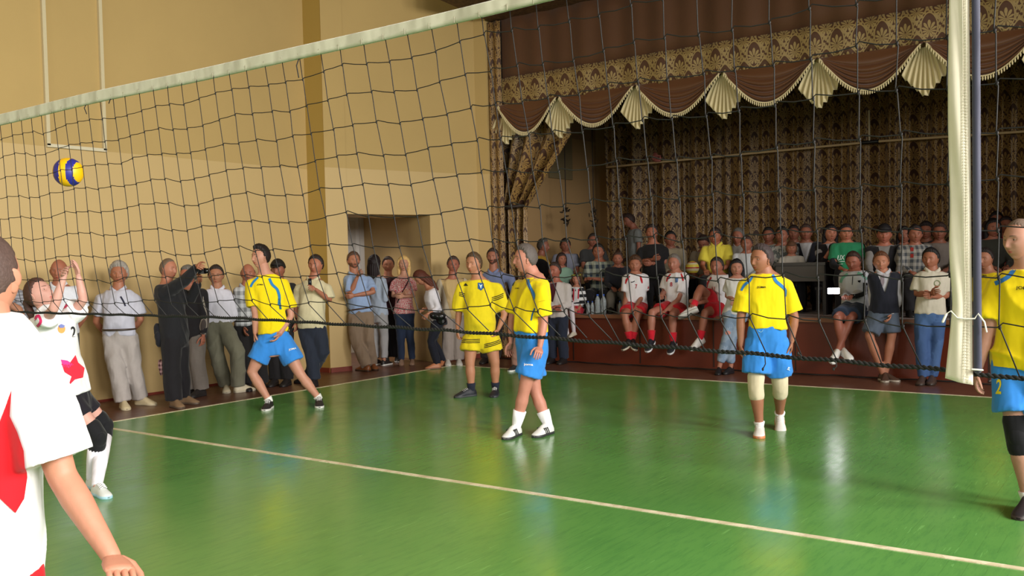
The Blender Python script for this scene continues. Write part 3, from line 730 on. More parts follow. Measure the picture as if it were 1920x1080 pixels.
LOGOS = []   # decals to project once the garments are baked
def person(label, a, joints, k=1., ha=None, tilt=0, ground=0., Z=None, Y=None, top=None, bottom=None, hair=('short', (50, 38, 30)), skinc=(196, 140, 112), fat=0.,
           shoes=((40, 40, 42), (230, 230, 230)), socks=None, pads=None, arms='side', pose='stand', female=False, facial=None, glasses=False, mouth=0, belt=None, curl=.55, belly=0., group=None, vox=None, decals=None, wide=1., fold=1.):
    J = {}; PX = {}
    for t in joints.split(';'):
        q = t.split()
        if q: PX[q[0]] = [float(v) for v in q[1:]]
    a_ = math.radians(a); Dh = unit([CF[0], CF[1], 0]); Rh = unit([CR[0], CR[1], 0]); upv = np.array([0, 0, 1.])
    fwd = unit(-Dh * math.cos(a_) + Rh * math.sin(a_)); lft = unit(np.cross(upv, fwd))
    fd = fwd @ Dh; ld = lft @ Dh
    # base depth
    if Z is None:
        if Y is not None: q = PX.get('H'); Z = depth(onplane(q[0], q[1], 1, Y))
        elif 'F' in PX: Z = depth(onplane(PX['F'][0], PX['F'][1], 2, ground))
        else:
            zs = [depth(onplane(PX[n][0], PX[n][1], 2, ground + .085 * k)) for n in ('La', 'Ra') if n in PX and len(PX[n]) < 3]; Z = sum(zs) / len(zs)
    def pt(n, zdef):
        q = PX[n]; return P(q[0], q[1], (zdef if len(q) < 3 else Z + q[2]))
    H = pt('H', Z); J['H'] = H
    N = pt('N', Z) + upv * .042 * k if 'N' in PX else H - upv * .128 * k - fwd * .02 * k; J['N'] = N
    seated = pose in ('sit', 'edge')
    for sd, sg in (('L', 1), ('R', -1)):
        J[sd + 's'] = pt(sd + 's', Z + ld * .18 * sg * k) if sd + 's' in PX else N + lft * sg * .18 * k * (.9 if female else 1) - upv * .088 * k
    for sd, sg in (('L', 1), ('R', -1)):
        if sd + 'h' in PX: J[sd + 'h'] = pt(sd + 'h', Z + ld * .09 * sg * k)
        else: J[sd + 'h'] = N - upv * .56 * k + lft * sg * .085 * k + (-fwd * .05 * k if seated else 0)
    for sd, sg in (('L', 1), ('R', -1)):
        S = J[sd + 's']
        mode = arms if isinstance(arms, str) else arms[0 if sd == 'L' else 1]
        e0 = {'side': -upv * .28 + lft * sg * .04, 'cross': -upv * .27 + lft * sg * .03 + fwd * .05, 'behind': -upv * .26 + lft * sg * .07 - fwd * .09,
              'lap': -upv * .26 + fwd * .10 + lft * sg * .03, 'pocket': -upv * .27 - fwd * .06 + lft * sg * .07, 'chin': -upv * .24 + fwd * .12, 'knees': -upv * .22 + fwd * .16 + lft * sg * .03}[mode] * k
        J[sd + 'e'] = pt(sd + 'e', depth(S)) if sd + 'e' in PX else S + e0
        Ep = J[sd + 'e']
        w0 = {'side': -upv * .24 + fwd * .04, 'cross': -lft * sg * .21 + fwd * .10 + upv * .02, 'behind': -lft * sg * .13 - fwd * .10 - upv * .17,
              'lap': -lft * sg * .10 + fwd * .19 - upv * .06, 'pocket': -upv * .20 + fwd * .08, 'chin': upv * .20 + fwd * .10 - lft * sg * .08, 'knees': fwd * .2 - upv * .1 - lft * sg * .04}[mode] * k
        J[sd + 'w'] = pt(sd + 'w', depth(Ep)) if sd + 'w' in PX else Ep + w0
        Hh = J[sd + 'h']
        if sd + 'k' in PX: J[sd + 'k'] = pt(sd + 'k', depth(Hh) - (.0))
        else: J[sd + 'k'] = None
        if sd + 'a' in PX:
            q = PX[sd + 'a']
            if pose == 'stand' and Y is not None:
                t_ = P(q[0], q[1], Z); J[sd + 'a'] = np.array([t_[0], t_[1], ground + .085 * k])
            else: J[sd + 'a'] = onplane(q[0], q[1], 2, ground + .085 * k) if (pose == 'stand' and len(q) < 3) else pt(sd + 'a', depth(J[sd + 'k']) if J[sd + 'k'] is not None else Z)
        else: J[sd + 'a'] = None
        if J[sd + 'a'] is None:
            if pose == 'stand':
                if 'F' in PX and Y is None: b = onplane(PX['F'][0], PX['F'][1], 2, ground) + lft * sg * .09 * k
                else: b = np.array([Hh[0], Hh[1], ground]) + lft * sg * .02
                J[sd + 'a'] = np.array([b[0], b[1], ground + .085 * k])
            elif pose == 'sit': J[sd + 'a'] = np.array([Hh[0], Hh[1], 0]) + fwd * .34 * k + lft * sg * .05 + upv * (ground + .085)
            else: J[sd + 'a'] = Hh + fwd * .36 * k - upv * .42 * k
        if J[sd + 'k'] is None:
            if pose == 'stand': J[sd + 'k'] = (J[sd + 'a'] * .48 + Hh * .52) + fwd * .035
            elif pose == 'sit': J[sd + 'k'] = np.array([J[sd + 'a'][0], J[sd + 'a'][1], Hh[2] + .0])
            else: J[sd + 'k'] = Hh + fwd * .40 * k - upv * .0
        elif pose == 'stand' and len(PX[sd + 'k']) < 3:
            q = PX[sd + 'k']; zk = (depth(Hh) + depth(J[sd + 'a'])) / 2 + fd * .03; J[sd + 'k'] = P(q[0], q[1], zk)
        # foot
        if sd + 't' in PX:
            q = PX[sd + 't']
            if pose == 'stand' and Y is not None:
                d_ = (q[0] - PX[sd + 'a'][0]) / FPX * Z; J[sd + 't'] = J[sd + 'a'] + np.array([CR[0], CR[1], 0]) * d_ - np.array([0, 0, .06]) + fwd * .14
            else: J[sd + 't'] = onplane(q[0], q[1], 2, ground + .02) if (pose == 'stand' and len(PX.get(sd + 'a', [0])) < 3 and len(q) < 3) else pt(sd + 't', depth(J[sd + 'a']) + fd * .10)
        else: J[sd + 't'] = J[sd + 'a'] + fwd * .18 * k - upv * .06 * k
    base = (J['La'] + J['Ra']) / 2; base = np.array([base[0], base[1], ground if pose != 'edge' else min(J['La'][2], J['Ra'][2]) - .08])
    if pose == 'edge': pass
    root = empty('person', base, label, 'person', group); off = tuple(base)
    near = Z < 8.5
    vx = vox or (.010 if near else .0145)
    sk = skin(skinc); hm = hairm(hair[1])
    Pc = (J['Lh'] + J['Rh']) / 2; spine = N - Pc; sl = np.linalg.norm(spine); su = spine / sl
    ss = unit((J['Ls'] - J['Rs']) - su * ((J['Ls'] - J['Rs']) @ su)); hs = unit((J['Lh'] - J['Rh']) - su * ((J['Lh'] - J['Rh']) @ su))
    if np.isnan(ss).any() or np.linalg.norm(J['Ls'] - J['Rs']) < .05: ss = lft
    if (ss @ lft) < 0: ss = lft
    if np.linalg.norm(J['Lh'] - J['Rh']) < .05 or (hs @ lft) < 0: hs = lft
    def tor(t, w_, d_, fo=0., inf=0.):
        sv = unit(ss * t + hs * (1 - t)) if 0 <= t <= 1 else (ss if t > 1 else hs); fv = np.cross(sv, su) ; fv = fv if fv @ fwd > 0 else -fv
        return (Pc + su * (t * sl) + fv * fo * k, sv * (w_ + inf) * k, fv * (d_ + inf) * k)
    fm = 1 if female else 0
    def torso(inf, t0, t1, taper=0.):
        prof = [(-.30, .105, .08, 0), (-.14, .150 + .008 * fm, .105 + fat * .3, -.01), (.02, .163 + .012 * fm + fat * .5, .112 + fat * .5, -.005), (.22, .148 - .008 * fm + fat * .8, .104 + fat + belly * .8, .01 + belly * .5), (.42, .140 - .014 * fm + fat * .8, .100 + fat + belly, .01 + belly * .7),
                (.62, .150 - .008 * fm + fat * .6, .108 + fat * .7 + belly * .4 + .012 * fm, .008 + belly * .2), (.78, .162 + fat * .4, .110 + fat * .4 + .008 * fm, .004), (.90, .160, .092, -.004), (.97, .115, .070, -.008), (1.03, .062, .060, -.006)]
        if t0 is not None: 
            q = [p for p in prof if t0 < p[0] < t1]; 
            ip = lambda t: tuple(np.interp(t, [p[0] for p in prof], [p[c_] for p in prof]) for c_ in (1, 2, 3))
            prof = [(t0,) + ip(t0)] + q + [(t1,) + ip(t1)]
        return [tor(t, w_, d_, fo, inf + taper * max(0, .5 - t)) for t, w_, d_, fo in prof]
    # ---------------- body
    m = M(); loft_rings(m, torso(0, -.22, 1.03))
    hf_ang = math.radians(a if ha is None else ha); hf = unit(-Dh * math.cos(hf_ang) + Rh * math.sin(hf_ang)); tl = math.radians(tilt); hf = unit(hf * math.cos(tl) + upv * math.sin(tl))
    nb = H - unit(np.cross(np.cross(hf, upv), hf)) * .055 * k - hf * .020 * k
    m.tube([N - su * .05, N * .5 + nb * .5, nb + (nb - N) * .25], [.070 * k, (.067 - .013 * fm) * k, (.064 - .013 * fm) * k], 18)
    ks = k * (1 - .10 * fm)
    for sd in 'LR':
        S, E_, W_, Hh, K_, A_, T_ = (J[sd + c] for c in 'sewhkat')
        m.tube([N - su * .055 * k + (S - N) * .35, S], [.055 * ks, .058 * ks], 14); m.tube([N * .6 + nb * .4, N - su * .02 * k + (S - N) * .35, S + su * .005 * k], [.040 * ks, .046 * ks, .050 * ks], 12)
        m.tube([S, S * .6 + E_ * .4, E_, E_ * .7 + W_ * .3, W_], [(.058 + fat * .2) * ks, (.049 + fat * .25) * ks, .040 * ks, .041 * ks, .026 * ks], 16)
        m.tube([Hh, Hh * .6 + K_ * .4, Hh * .2 + K_ * .8, K_, K_ * .84 + A_ * .16, K_ * .66 + A_ * .34, K_ * .3 + A_ * .7, A_], [(.084 + fat * .3) * ks, (.082 + fat * .25) * ks, .068 * ks, .060 * ks, .055 * ks, .062 * ks, .045 * ks, .036 * k], 16)
        m.tube([A_, A_ + (A_ - K_) / np.linalg.norm(A_ - K_) * .02 * k], [.034 * k, .030 * k], 10)
    kh = k * 1.09; hm_, Mx, HV, dims = head_geo(H, hf, kh, None, female, mouth, wide, facial, glasses)
    def body_cb(o, hm_=hm_):
        me = o.data; bmm = M(); V = np.empty(len(me.vertices) * 3); me.vertices.foreach_get('co', V); bmm.add(V.reshape(-1, 3) + np.array(off), [tuple(p.vertices) for p in me.polygons], 0)
        for q in range(len(hm_.v)): pass
        bmm.add(np.concatenate(hm_.v), hm_.f, hm_.m)
        for sd, sg in (('L', 1), ('R', -1)):
            E_, W_ = J[sd + 'e'], J[sd + 'w']; d = unit(W_ - E_)
            if sd + 'f' in PX: q = PX[sd + 'f']; d = unit(P(q[0], q[1], depth(W_) + (q[2] if len(q) > 2 else 0)) - W_)
            th_ = fwd if abs(d @ fwd) < .8 else (upv * .8 - lft * sg * .5); palm = -lft * sg
            mode = arms if isinstance(arms, str) else arms[0 if sd == 'L' else 1]
            if mode in ('lap', 'knees'): th_ = -lft * sg; palm = -upv
            if mode in ('cross',): th_ = upv; palm = -fwd
            if mode == 'chin': th_ = -fwd * .5 + upv; palm = -lft * sg
            hand_geo(bmm, W_, d, th_, palm, k * (1 - .08 * fm), curl)
        nm = bmm.mesh('body', [sk, lipm, brow, eyew, iris], True, off); old = o.data; o.data = nm; bpy.data.meshes.remove(old)
    lipm = mat(tuple(int(v * f_) for v, f_ in zip(skinc, (.86, .66, .66))), .45, 'skin'); brow = hairm(tuple(int(v * .55 + w_ * .32) for v, w_ in zip(hair[1], skinc)) if hair[0] != 'cap' else (74, 52, 42)); eyew = mat((178, 164, 154), .35); iris = mat((50, 40, 34), .25)
    body = remesh_obj(m, 'body', [sk], root, off, vx, body_cb, 5)
    if hair[0]:
        hg = hair_geo(H, Mx, HV, dims, kh, hair[0], wide, abs(hash(label)) % 1000 if False else len(label) * 7 + int(H[0] * 10) % 50, hair[2] if len(hair) > 2 else .3)
        hg.obj('cap' if hair[0] == 'cap' else 'hair', hm, root, True, off)
        if hair[0] == 'cap':
            hair_geo(H, Mx, HV, dims, kh, 'buzz', wide, 3).obj('hair', hairm((52, 42, 36)), root, True, off)
    if glasses:
        g_ = M()
        for sg in (-1, 1):
            g_.tube([H + Mx @ (np.array([.031 * sg + .019 * math.cos(t), .0865, .002 + .014 * math.sin(t)]) * k) for t in np.linspace(0, 2 * math.pi, 15)], .0017, 5)
            g_.tube([H + Mx @ (np.array([.050 * sg, .084, .004]) * k), H + Mx @ (np.array([.078 * sg, 0, .004]) * k)], .0015, 5)
        g_.tube([H + Mx @ (np.array([-.012, .090, .004]) * k), H + Mx @ (np.array([.012, .090, .004]) * k)], .0015, 5)
        g_.obj('glasses', mat((40, 38, 36), .3), root, True, off)
    # ---------------- garments
    out = dict(root=root, J=J, off=off, body=body)
    def gcb(cuts, amp, fr, seed):
        def cb(o):
            wrinkle(o, amp * fold, fr, seed)
            for p_, d_, r_ in cuts:
                o['off_'] = off; cut(o, p_, d_, r_)
            if 'off_' in o: del o['off_']
        return cb
    tp = top or {}
    if top:
        inf = tp.get('inf', .016); sl_ = tp.get('sleeve', .55); hem = tp.get('hem', -.16); m = M(); cuts = []
        rs_ = torso(inf, hem, tp.get('neck', .965), tp.get('flare', .012)); loft_rings(m, rs_)
        for sd in 'LR':
            S, E_, W_ = (J[sd + c] for c in 'sew'); 
            m.tube([N - su * .06 * k + (S - N) * .30, S], [(.052 + inf) * ks, (.060 + inf * .8) * ks], 14); m.tube([N - su * .012 * k + (S - N) * .26, N - su * .030 * k + (S - N) * .5, S + su * .005 * k], [(.036 + inf * .7) * ks, (.046 + inf * .8) * ks, (.052 + inf * .8) * ks], 12)
            if sl_ > 0:
                if sl_ <= 1:
                    e = S + (E_ - S) * sl_; ex = unit(E_ - S) * .03; lw = tp.get('loose', .014)
                    m.tube([S, S * .5 + e * .5, e, e + ex], [(.060 + inf * .7) * ks, (.058 + inf + lw * .5) * ks, (.053 + inf + lw) * ks, (.054 + inf + lw) * ks], 16, 0, False)
                else:
                    q = sl_ - 1; e = E_ + (W_ - E_) * q; ex = unit(W_ - E_) * .02
                    m.tube([S, S * .55 + E_ * .45, E_, E_ * .5 + e * .5, e, e + ex], [(.060 + inf * .7) * ks, (.053 + inf * .8) * ks, (.046 + inf * .7) * ks, (.045 + inf * .6) * ks, (.034 + inf * .5) * ks, (.034 + inf * .5) * ks], 16, 0, False)
        tm = tp['m'] if not isinstance(tp['m'], tuple) else cloth(tp['m'])
        out['top'] = remesh_obj(m, tp.get('name', 'shirt'), tm, root, off, vx, gcb(cuts, tp.get('amp', .007), tp.get('freq', 15), len(label)), 4)
        if not tp.get('collar') and not tp.get('neck'):
            c_ = M(); cf = unit(np.cross(ss, su)); cf = cf if cf @ fwd > 0 else -cf
            c_.tube([N + ss * math.sin(t) * .078 * k + cf * (math.cos(t) * .074 * k + .008) + su * (-.016 - .024 * math.cos(t)) * k for t in np.linspace(0, 2 * math.pi, 29)], .0085 * k, 8); c_.obj('neckband', tm, root, True, off)
        if tp.get('collar'):
            c_ = M(); cf = unit(np.cross(ss, su)); cf = cf if cf @ fwd > 0 else -cf
            def cp(t, r, h): return N + ss * math.sin(t) * r * k * 1.02 + cf * (math.cos(t) * r * .92 * k + .004) + su * h * k
            for sg in (-1, 1):
                rows_ = []
                for t in np.linspace(.16, math.pi, 12):
                    dp = max(0, 1 - t / 1.3); w_ = .034 + .016 * dp
                    rows_.append([cp(t * sg, .070, .030 - .060 * dp), cp(t * sg, .082, .034 - .062 * dp), cp(t * sg, .096 + .012 * dp, .034 - .060 * dp - w_), cp(t * sg, .090 + .012 * dp, .028 - .060 * dp - w_)])
                c_.rings([np.array(r) for r in rows_])
            fixn(c_.obj('collar', cloth(tp['collar']), root, True, off))
    if tp.get('over'):   # open jacket / vest over the shirt
        ov = tp['over']; m = M(); inf = .032; rs_ = torso(inf, ov.get('hem', -.2) - .03, .96, .01); loft_rings(m, rs_); cuts = []
        for sd in 'LR':
            S, E_, W_ = (J[sd + c] for c in 'sew'); m.tube([N - su * .07 * k + (S - N) * .35, S], [(.055 + .025) * ks, .082 * ks], 14)
            if ov.get('sleeve', 0) > 1:
                e = E_ + (W_ - E_) * (ov['sleeve'] - 1); m.tube([S, S * .5 + E_ * .5, E_, e], [.082 * ks, .070 * ks, .062 * ks, .048 * ks], 16, 0, False)
        def ocb(o, vw=ov.get('v', .06)):
            wrinkle(o, .005, 16, 5)
            bm = bmesh.new(); bm.from_mesh(o.data); vt = ov.get('vt', .35); p0 = Vector(Pc + su * vt * sl - np.array(off)); A = vw * 1.6 / sl
            fr = lambda: [f for f in bm.faces if (np.array(f.calc_center_median()) + np.array(off) - Pc) @ fwd > .0]
            for sg in (-1, 1):
                ff = fr(); g = ff + list(set(e for f in ff for e in f.edges)) + list(set(v for f in ff for v in f.verts))
                bmesh.ops.bisect_plane(bm, geom=g, plane_co=p0, plane_no=Vector(unit(ss * sg - su * A)), dist=1e-5)
            dl = []
            for f in fr():
                c = np.array(f.calc_center_median()) + np.array(off) - Pc
                if abs(c @ ss) < A * (c @ su - vt * sl): dl.append(f)
            bmesh.ops.delete(bm, geom=dl, context='FACES'); bm.to_mesh(o.data); bm.free()
        out['over'] = remesh_obj(m, ov.get('name', 'jacket'), cloth(ov['m']) if isinstance(ov['m'], tuple) else ov['m'], root, off, vx, ocb, 4)
    bt = bottom or {}
    if bottom:
        inf = bt.get('inf', .017); L_ = bt.get('len', 1.96); m = M(); cuts = []
        rs_ = torso(inf, -.20, bt.get('rise', max(.16, tp.get('hem', 0) + .05))); rs_[-1] = (rs_[-1][0], rs_[-1][1] * .94, rs_[-1][2] * .93); loft_rings(m, rs_)
        for sd in 'LR':
            Hh, K_, A_ = (J[sd + c] for c in 'hka'); lw = bt.get('loose', .02)
            if L_ <= 1:
                e = Hh + (K_ - Hh) * L_; ex = unit(K_ - Hh) * .03
                m.tube([Hh + su * .02, Hh * .5 + e * .5, e, e + ex], [(.094 + inf) * ks, (.088 + inf + lw * .6) * ks, (.082 + inf + lw) * ks, (.082 + inf + lw) * ks], 18, 0, False)
            else:
                q = L_ - 1; e = K_ + (A_ - K_) * q; ex = unit(A_ - K_) * .02
                m.tube([Hh + su * .02, Hh * .5 + K_ * .5, K_, K_ * .5 + e * .5, e, e + ex], [(.092 + inf) * ks, (.082 + inf + lw * .4) * ks, (.062 + inf + lw * .6) * ks, (.058 + inf + lw * .8) * ks, (.046 + inf + lw) * ks, (.048 + inf + lw) * ks], 16, 0, False)
        bmt = bt['m'] if not isinstance(bt['m'], tuple) else cloth(bt['m'])
        out['bottom'] = remesh_obj(m, bt.get('name', 'trousers'), bmt, root, off, vx, gcb(cuts, bt.get('amp', .005), bt.get('freq', 18), len(label) + 3), 3)
    if belt:
        m = M(); c, U, V = tor(max(.16, tp.get('hem', 0) + .04), .158 + fat * .8, .112 + fat + belly * .9, .01 + belly * .6, .012); ang = np.linspace(0, 2 * np.pi, 33)
        m.tube([c + U * math.cos(t) + V * math.sin(t) for t in ang], .012 * k, 6); m.obj('belt', mat(belt, .4), root, True, off)
    for sd in 'LR':
        K_, A_, T_ = (J[sd + c] for c in 'kat'); shin = unit(K_ - A_)
        if socks:
            sc, sh_ = socks; m = M(); e = A_ + (K_ - A_) * sh_
            m.tube([A_ - shin * .02 * k, A_, A_ * .5 + e * .5, e], [.038 * k, .042 * k, (.045 + .014 * min(1, sh_ * 1.6)) * k, (.046 + .022 * min(1, sh_ * 1.9)) * k], 16, 0, sh_ > 9); m.obj('sock', cloth(sc), root, True, off)
        if pads:
            pc, style = pads; m = M(); Hh = J[sd + 'h']
            m.tube([K_ + unit(Hh - K_) * .085 * k, K_, K_ - shin * .085 * k], [.078 * k, .071 * k, .070 * k], 18)
            kf = unit(fwd - shin * (fwd @ shin))
            if style == 'pad': m.ell(K_ + kf * .045 * k - shin * .01, [np.cross(shin, kf) * .050 * k, kf * .032 * k, shin * .070 * k], 0, 16, 10)
            po = m.obj('knee_pad', cloth(pc), root, True, off)
        if shoes:
            c1, c2 = shoes[0], shoes[1]
            vec = T_ - A_
            if pose == 'stand' and len(PX.get(sd + 'a', [0, 0])) < 3:
                fdir = unit([vec[0], vec[1], 0]) if np.linalg.norm(vec[:2]) > .02 else fwd; upx = upv; heel = np.array([A_[0], A_[1], ground + .001]) - fdir * .06 * k
            else:
                fdir = unit(vec + shin * .05); upx = shin; fdir = unit(fdir - upx * (fdir @ upx) * .35); heel = A_ - fdir * .06 * k - unit(upx - fdir * (upx @ fdir)) * .085 * k
            um, so_, s_, u_, f_ = shoe_geo(heel, fdir, upx, k * (1.08 - .10 * fm))
            so = um.obj('shoe', mat(c1, .5, 'plain'), root, True, off); out['shoe' + sd] = so; out['shoef' + sd] = (heel, s_, u_, f_)
            so_.obj('sole', mat(c2, .5), so, True, off)
            if Z < 12 and len(shoes) > 2:
                lc = M()
                for t in (.42, .48, .54, .60): lc.tube([heel + f_ * t * .285 * k * 1.08 + s_ * w_ * .024 * k + u_ * (float(np.interp(t, [.34, .5, .66, .8], [.104, .092, .070, .052])) * 1.08 + .001 - abs(w_) * .013) * k for w_ in (-1, -.5, 0, .5, 1)], .0045 * k, 6)
                lc.obj('laces', mat(shoes[2], .7), so, True, off)
                if len(shoes) > 3:
                    st = M()
                    for q in range(3):
                        for sg in (-1, 1):
                            t = .36 + q * .085
                            pa = heel + f_ * t * .308 * k + s_ * sg * .0425 * k + u_ * .030 * k; pb = heel + f_ * (t + .07) * .308 * k + s_ * sg * .037 * k + u_ * .075 * k
                            st.tube([pa, pb], .0065 * k, 6)
                    st.obj('shoe_stripes', mat(shoes[3], .6), so, True, off)
    if decals: LOGOS.append((out, decals))
    return out

# ------------------------------------------------------------ prints projected onto garments
def ray(bvh, off, px, py, lift):
    d = unit(CF + CR * (px - 960) / FPX - CU * (py - 540) / FPX); h = bvh.ray_cast(Vector(CC - off), Vector(d))
    if h[0] is None: return None
    n = np.array(h[1]); n = n if n @ d < 0 else -n
    return np.array(h[0]) + n * lift - d * lift * .5 + off
def project(o, off, verts, faces, name, mt, lift=.003, tris=True):
    bvh = BVHTree.FromPolygons([v.co.copy() for v in o.data.vertices], [tuple(p.vertices) for p in o.data.polygons])
    V = [ray(bvh, off, x, y, lift) for x, y in verts]
    dz = [None if v is None else depth(v) for v in V]; ok = [d for d in dz if d is not None]
    if not ok: return None
    med = sorted(ok)[len(ok) // 2]
    fs = [f for f in faces if all(dz[i] is not None and abs(dz[i] - med) < .45 for i in f)]
    # drop faces that span a depth jump
    fs = [f for f in fs if max(dz[i] for i in f) - min(dz[i] for i in f) < .06]
    if not fs: return None
    used = sorted(set(i for f in fs for i in f)); mp = {i: q for q, i in enumerate(used)}
    m = M(); m.add(np.array([V[i] for i in used]), [tuple(mp[i] for i in f) for f in fs])
    return m.obj(name, mt, o, True, tuple(off))
def ribbon(pts, wd, n=8):
    P_ = np.array(pts, float); L = np.r_[0, np.cumsum(np.linalg.norm(np.diff(P_, axis=0), axis=1))]; t = np.linspace(0, L[-1], max(2, int(L[-1] / 2.5) + 2))
    # smooth
    q = np.stack([np.interp(t, L, P_[:, 0]), np.interp(t, L, P_[:, 1])], 1)
    for _ in range(3): q[1:-1] = (q[:-2] + 2 * q[1:-1] + q[2:]) / 4
    T = np.gradient(q, axis=0); T /= np.linalg.norm(T, axis=1)[:, None] + 1e-9; Nn = np.stack([-T[:, 1], T[:, 0]], 1)
    w_ = np.interp(t, L, wd) if hasattr(wd, '__len__') else np.full(len(t), wd)
    v = []; nw = 4
    for i in range(len(t)):
        for j in range(nw + 1): v.append(q[i] + Nn[i] * w_[i] * (j / nw - .5))
    f = [(i * (nw + 1) + j, i * (nw + 1) + j + 1, (i + 1) * (nw + 1) + j + 1, (i + 1) * (nw + 1) + j) for i in range(len(t) - 1) for j in range(nw)]
    return v, f
def polyfill(pts, cuts=3):
    bm = bmesh.new(); vs = [bm.verts.new((x, y, 0)) for x, y in pts]; f = bm.faces.new(vs); bmesh.ops.triangulate(bm, faces=[f])
    L = max(max(p[0] for p in pts) - min(p[0] for p in pts), max(p[1] for p in pts) - min(p[1] for p in pts))
    for _ in range(cuts if L < 40 else cuts + 1): bmesh.ops.subdivide_edges(bm, edges=bm.edges[:], cuts=1, use_grid_fill=True)
    bmesh.ops.triangulate(bm, faces=bm.faces[:]); bm.verts.index_update()
    r = [(v.co.x, v.co.y) for v in bm.verts], [tuple(v.index for v in f.verts) for f in bm.faces]; bm.free(); return r
def textfill(s, cx, cy, wpx, hpx=None, ang=0, shear=0, bold=.02):
    cu = bpy.data.curves.new('lettering', 'FONT'); cu.body = s; cu.align_x = 'CENTER'; cu.align_y = 'CENTER'; cu.offset = bold; cu.resolution_u = 3
    o = bpy.data.objects.new('lettering', cu); COL.objects.link(o); me = bpy.data.meshes.new_from_object(o.evaluated_get(DG())); bpy.data.objects.remove(o)
    bm = bmesh.new(); bm.from_mesh(me); bmesh.ops.triangulate(bm, faces=bm.faces[:])
    V = np.array([v.co[:2] for v in bm.verts]); mn, mx_ = V.min(0), V.max(0); c = (mn + mx_) / 2; sc = wpx / (mx_[0] - mn[0]); sy = (hpx / (mx_[1] - mn[1])) if hpx else sc
    V = (V - c) * (sc, -sy); V[:, 0] += V[:, 1] * -shear; a = math.radians(ang); V = V @ np.array([[math.cos(a), math.sin(a)], [-math.sin(a), math.cos(a)]]) + (cx, cy)
    r = [tuple(v) for v in V], [tuple(v.index for v in f.verts) for f in bm.faces]; bm.free(); return r
def ellpts(cx, cy, rx, ry, n=18): return [(cx + rx * math.cos(t), cy + ry * math.sin(t)) for t in np.linspace(0, 2 * math.pi, n, endpoint=False)]
def apply_logos():
    for out, dl in LOGOS:
        for d in dl:
            kind, tgt, name, col = d[:4]; o = out.get(tgt)
            if o is None: continue
            lift = .0035
            if kind == 'rib': v, f = ribbon(*d[4:])
            elif kind == 'poly': v, f = polyfill(*d[4:]); lift = .003
            elif kind == 'poly2': v, f = polyfill(*d[4:]); lift = .006
            elif kind == 'text': v, f = textfill(*d[4:]); lift = .006
            project(o, np.array(out['off']), v, f, name, cloth(col), lift)
YEL = (232, 206, 10); BLU = (52, 132, 214); WHT = (236, 234, 236); BLK = (22, 22, 24)
JS = dict(m=YEL, sleeve=.66, hem=-.10, loose=.022, inf=.020, amp=.012, freq=11, flare=.02)
BS = dict(m=BLU, len=.62, loose=.030, inf=.016, name='shorts', amp=.006)
def js(**k): d = dict(JS); d.update(k); return d
def bs(**k): d = dict(BS); d.update(k); return d
# ---- players
person('young dark-haired player in yellow shirt and blue shorts striding beside the left wall', 18,
  'H 488 482; N 497 519 ; Ls 533 536; Rs 470 533; Le 546 592; Lw 524 627 -.10; Lf 508 650 -.12; Re 479 590; Rw 478 625; Lh 530 640; Rh 500 640; Rk 472 698 ; Ra 505 752; Rt 483 778; Lk 563 702; La 598 747; Lt 601 777',
  ha=-38, tilt=4, top=js(hem=.12), bottom=bs(len=.56), hair=('quiff', (34, 26, 24)), skinc=(206, 146, 122), shoes=((38, 36, 38), (215, 215, 210), (225, 225, 225)), socks=((235, 233, 228), .11), mouth=.4, arms='side',
  decals=[('rib', 'top', 'shoulder_stripe', (40, 120, 180), [(484, 520), (474, 530), (470, 538)], 4), ('rib', 'top', 'shoulder_stripe', (40, 120, 180), [(505, 522), (510, 534), (520, 542), (524, 556), (523, 572)], 5),
          ('text', 'top', 'lettering', (20, 20, 20), 'JOMA', 488, 534, 12, 3.6, 2), ('text', 'bottom', 'lettering', (235, 235, 235), 'JOMA', 548, 655, 14, 4.5, -12), ('rib', 'top', 'side_stripe', (30, 90, 120), [(523, 560), (526, 580)], 4)])
person('stout player in all yellow kit with three dark stripes on sleeves and shorts', -8,
  'H 888 495; N 897 528; Ls 932 540; Rs 866 538; Le 946 590; Lw 934 618 -.05; Lf 925 640 -.06; Re 860 592; Rw 858 617; Rf 857 640; Lh 918 632; Rh 884 632; Rk 881 680; Ra 884 730; Rt 868 742; Lk 928 680; La 929 728; Lt 925 743',
  k=1.0, ha=-30, top=js(m=(222, 200, 24), hem=.06, sleeve=.75), bottom=bs(m=(222, 200, 24), len=.46, loose=.036), fat=.022, belly=.03, hair=('short', (84, 64, 44)), skinc=(196, 134, 104), shoes=((34, 36, 44), (60, 62, 66), (200, 200, 200)), socks=((32, 36, 52), .24), curl=.9,
  decals=[('rib', 'top', 'sleeve_stripe', (20, 20, 24), [(861, 540 + 3 * q + 8), (872, 543 + 3 * q + 8)], 1.4) for q in range(3)] + [('rib', 'top', 'sleeve_stripe', (20, 20, 24), [(922, 562 + 3.2 * q - 4), (934, 559 + 3.2 * q - 4), (944, 555 + 3.2 * q - 5)], 1.5) for q in range(3)]
  + [('rib', 'bottom', 'shorts_stripe', (20, 20, 24), [(866, 636 + 3 * q), (880, 637 + 3 * q), (900, 636 + 3 * q)], 1.3) for q in range(3)] + [('rib', 'bottom', 'shorts_stripe', (20, 20, 24), [(908, 646 + 3 * q), (925, 642 + 3 * q), (946, 634 + 3 * q)], 1.5) for q in range(3)]
  + [('poly', 'top', 'crest', (40, 90, 150), [(896, 530), (907, 531), (907, 540), (902, 545), (896, 541)]), ('poly2', 'top', 'crest_bird', (190, 215, 225), [(898, 532), (901, 535), (905, 533), (903, 538), (902, 542), (900, 538)], 2),
     ('poly2', 'top', 'brand_mark', (30, 30, 20), [(870, 536), (872, 532), (874, 531), (878, 536)], 2)])
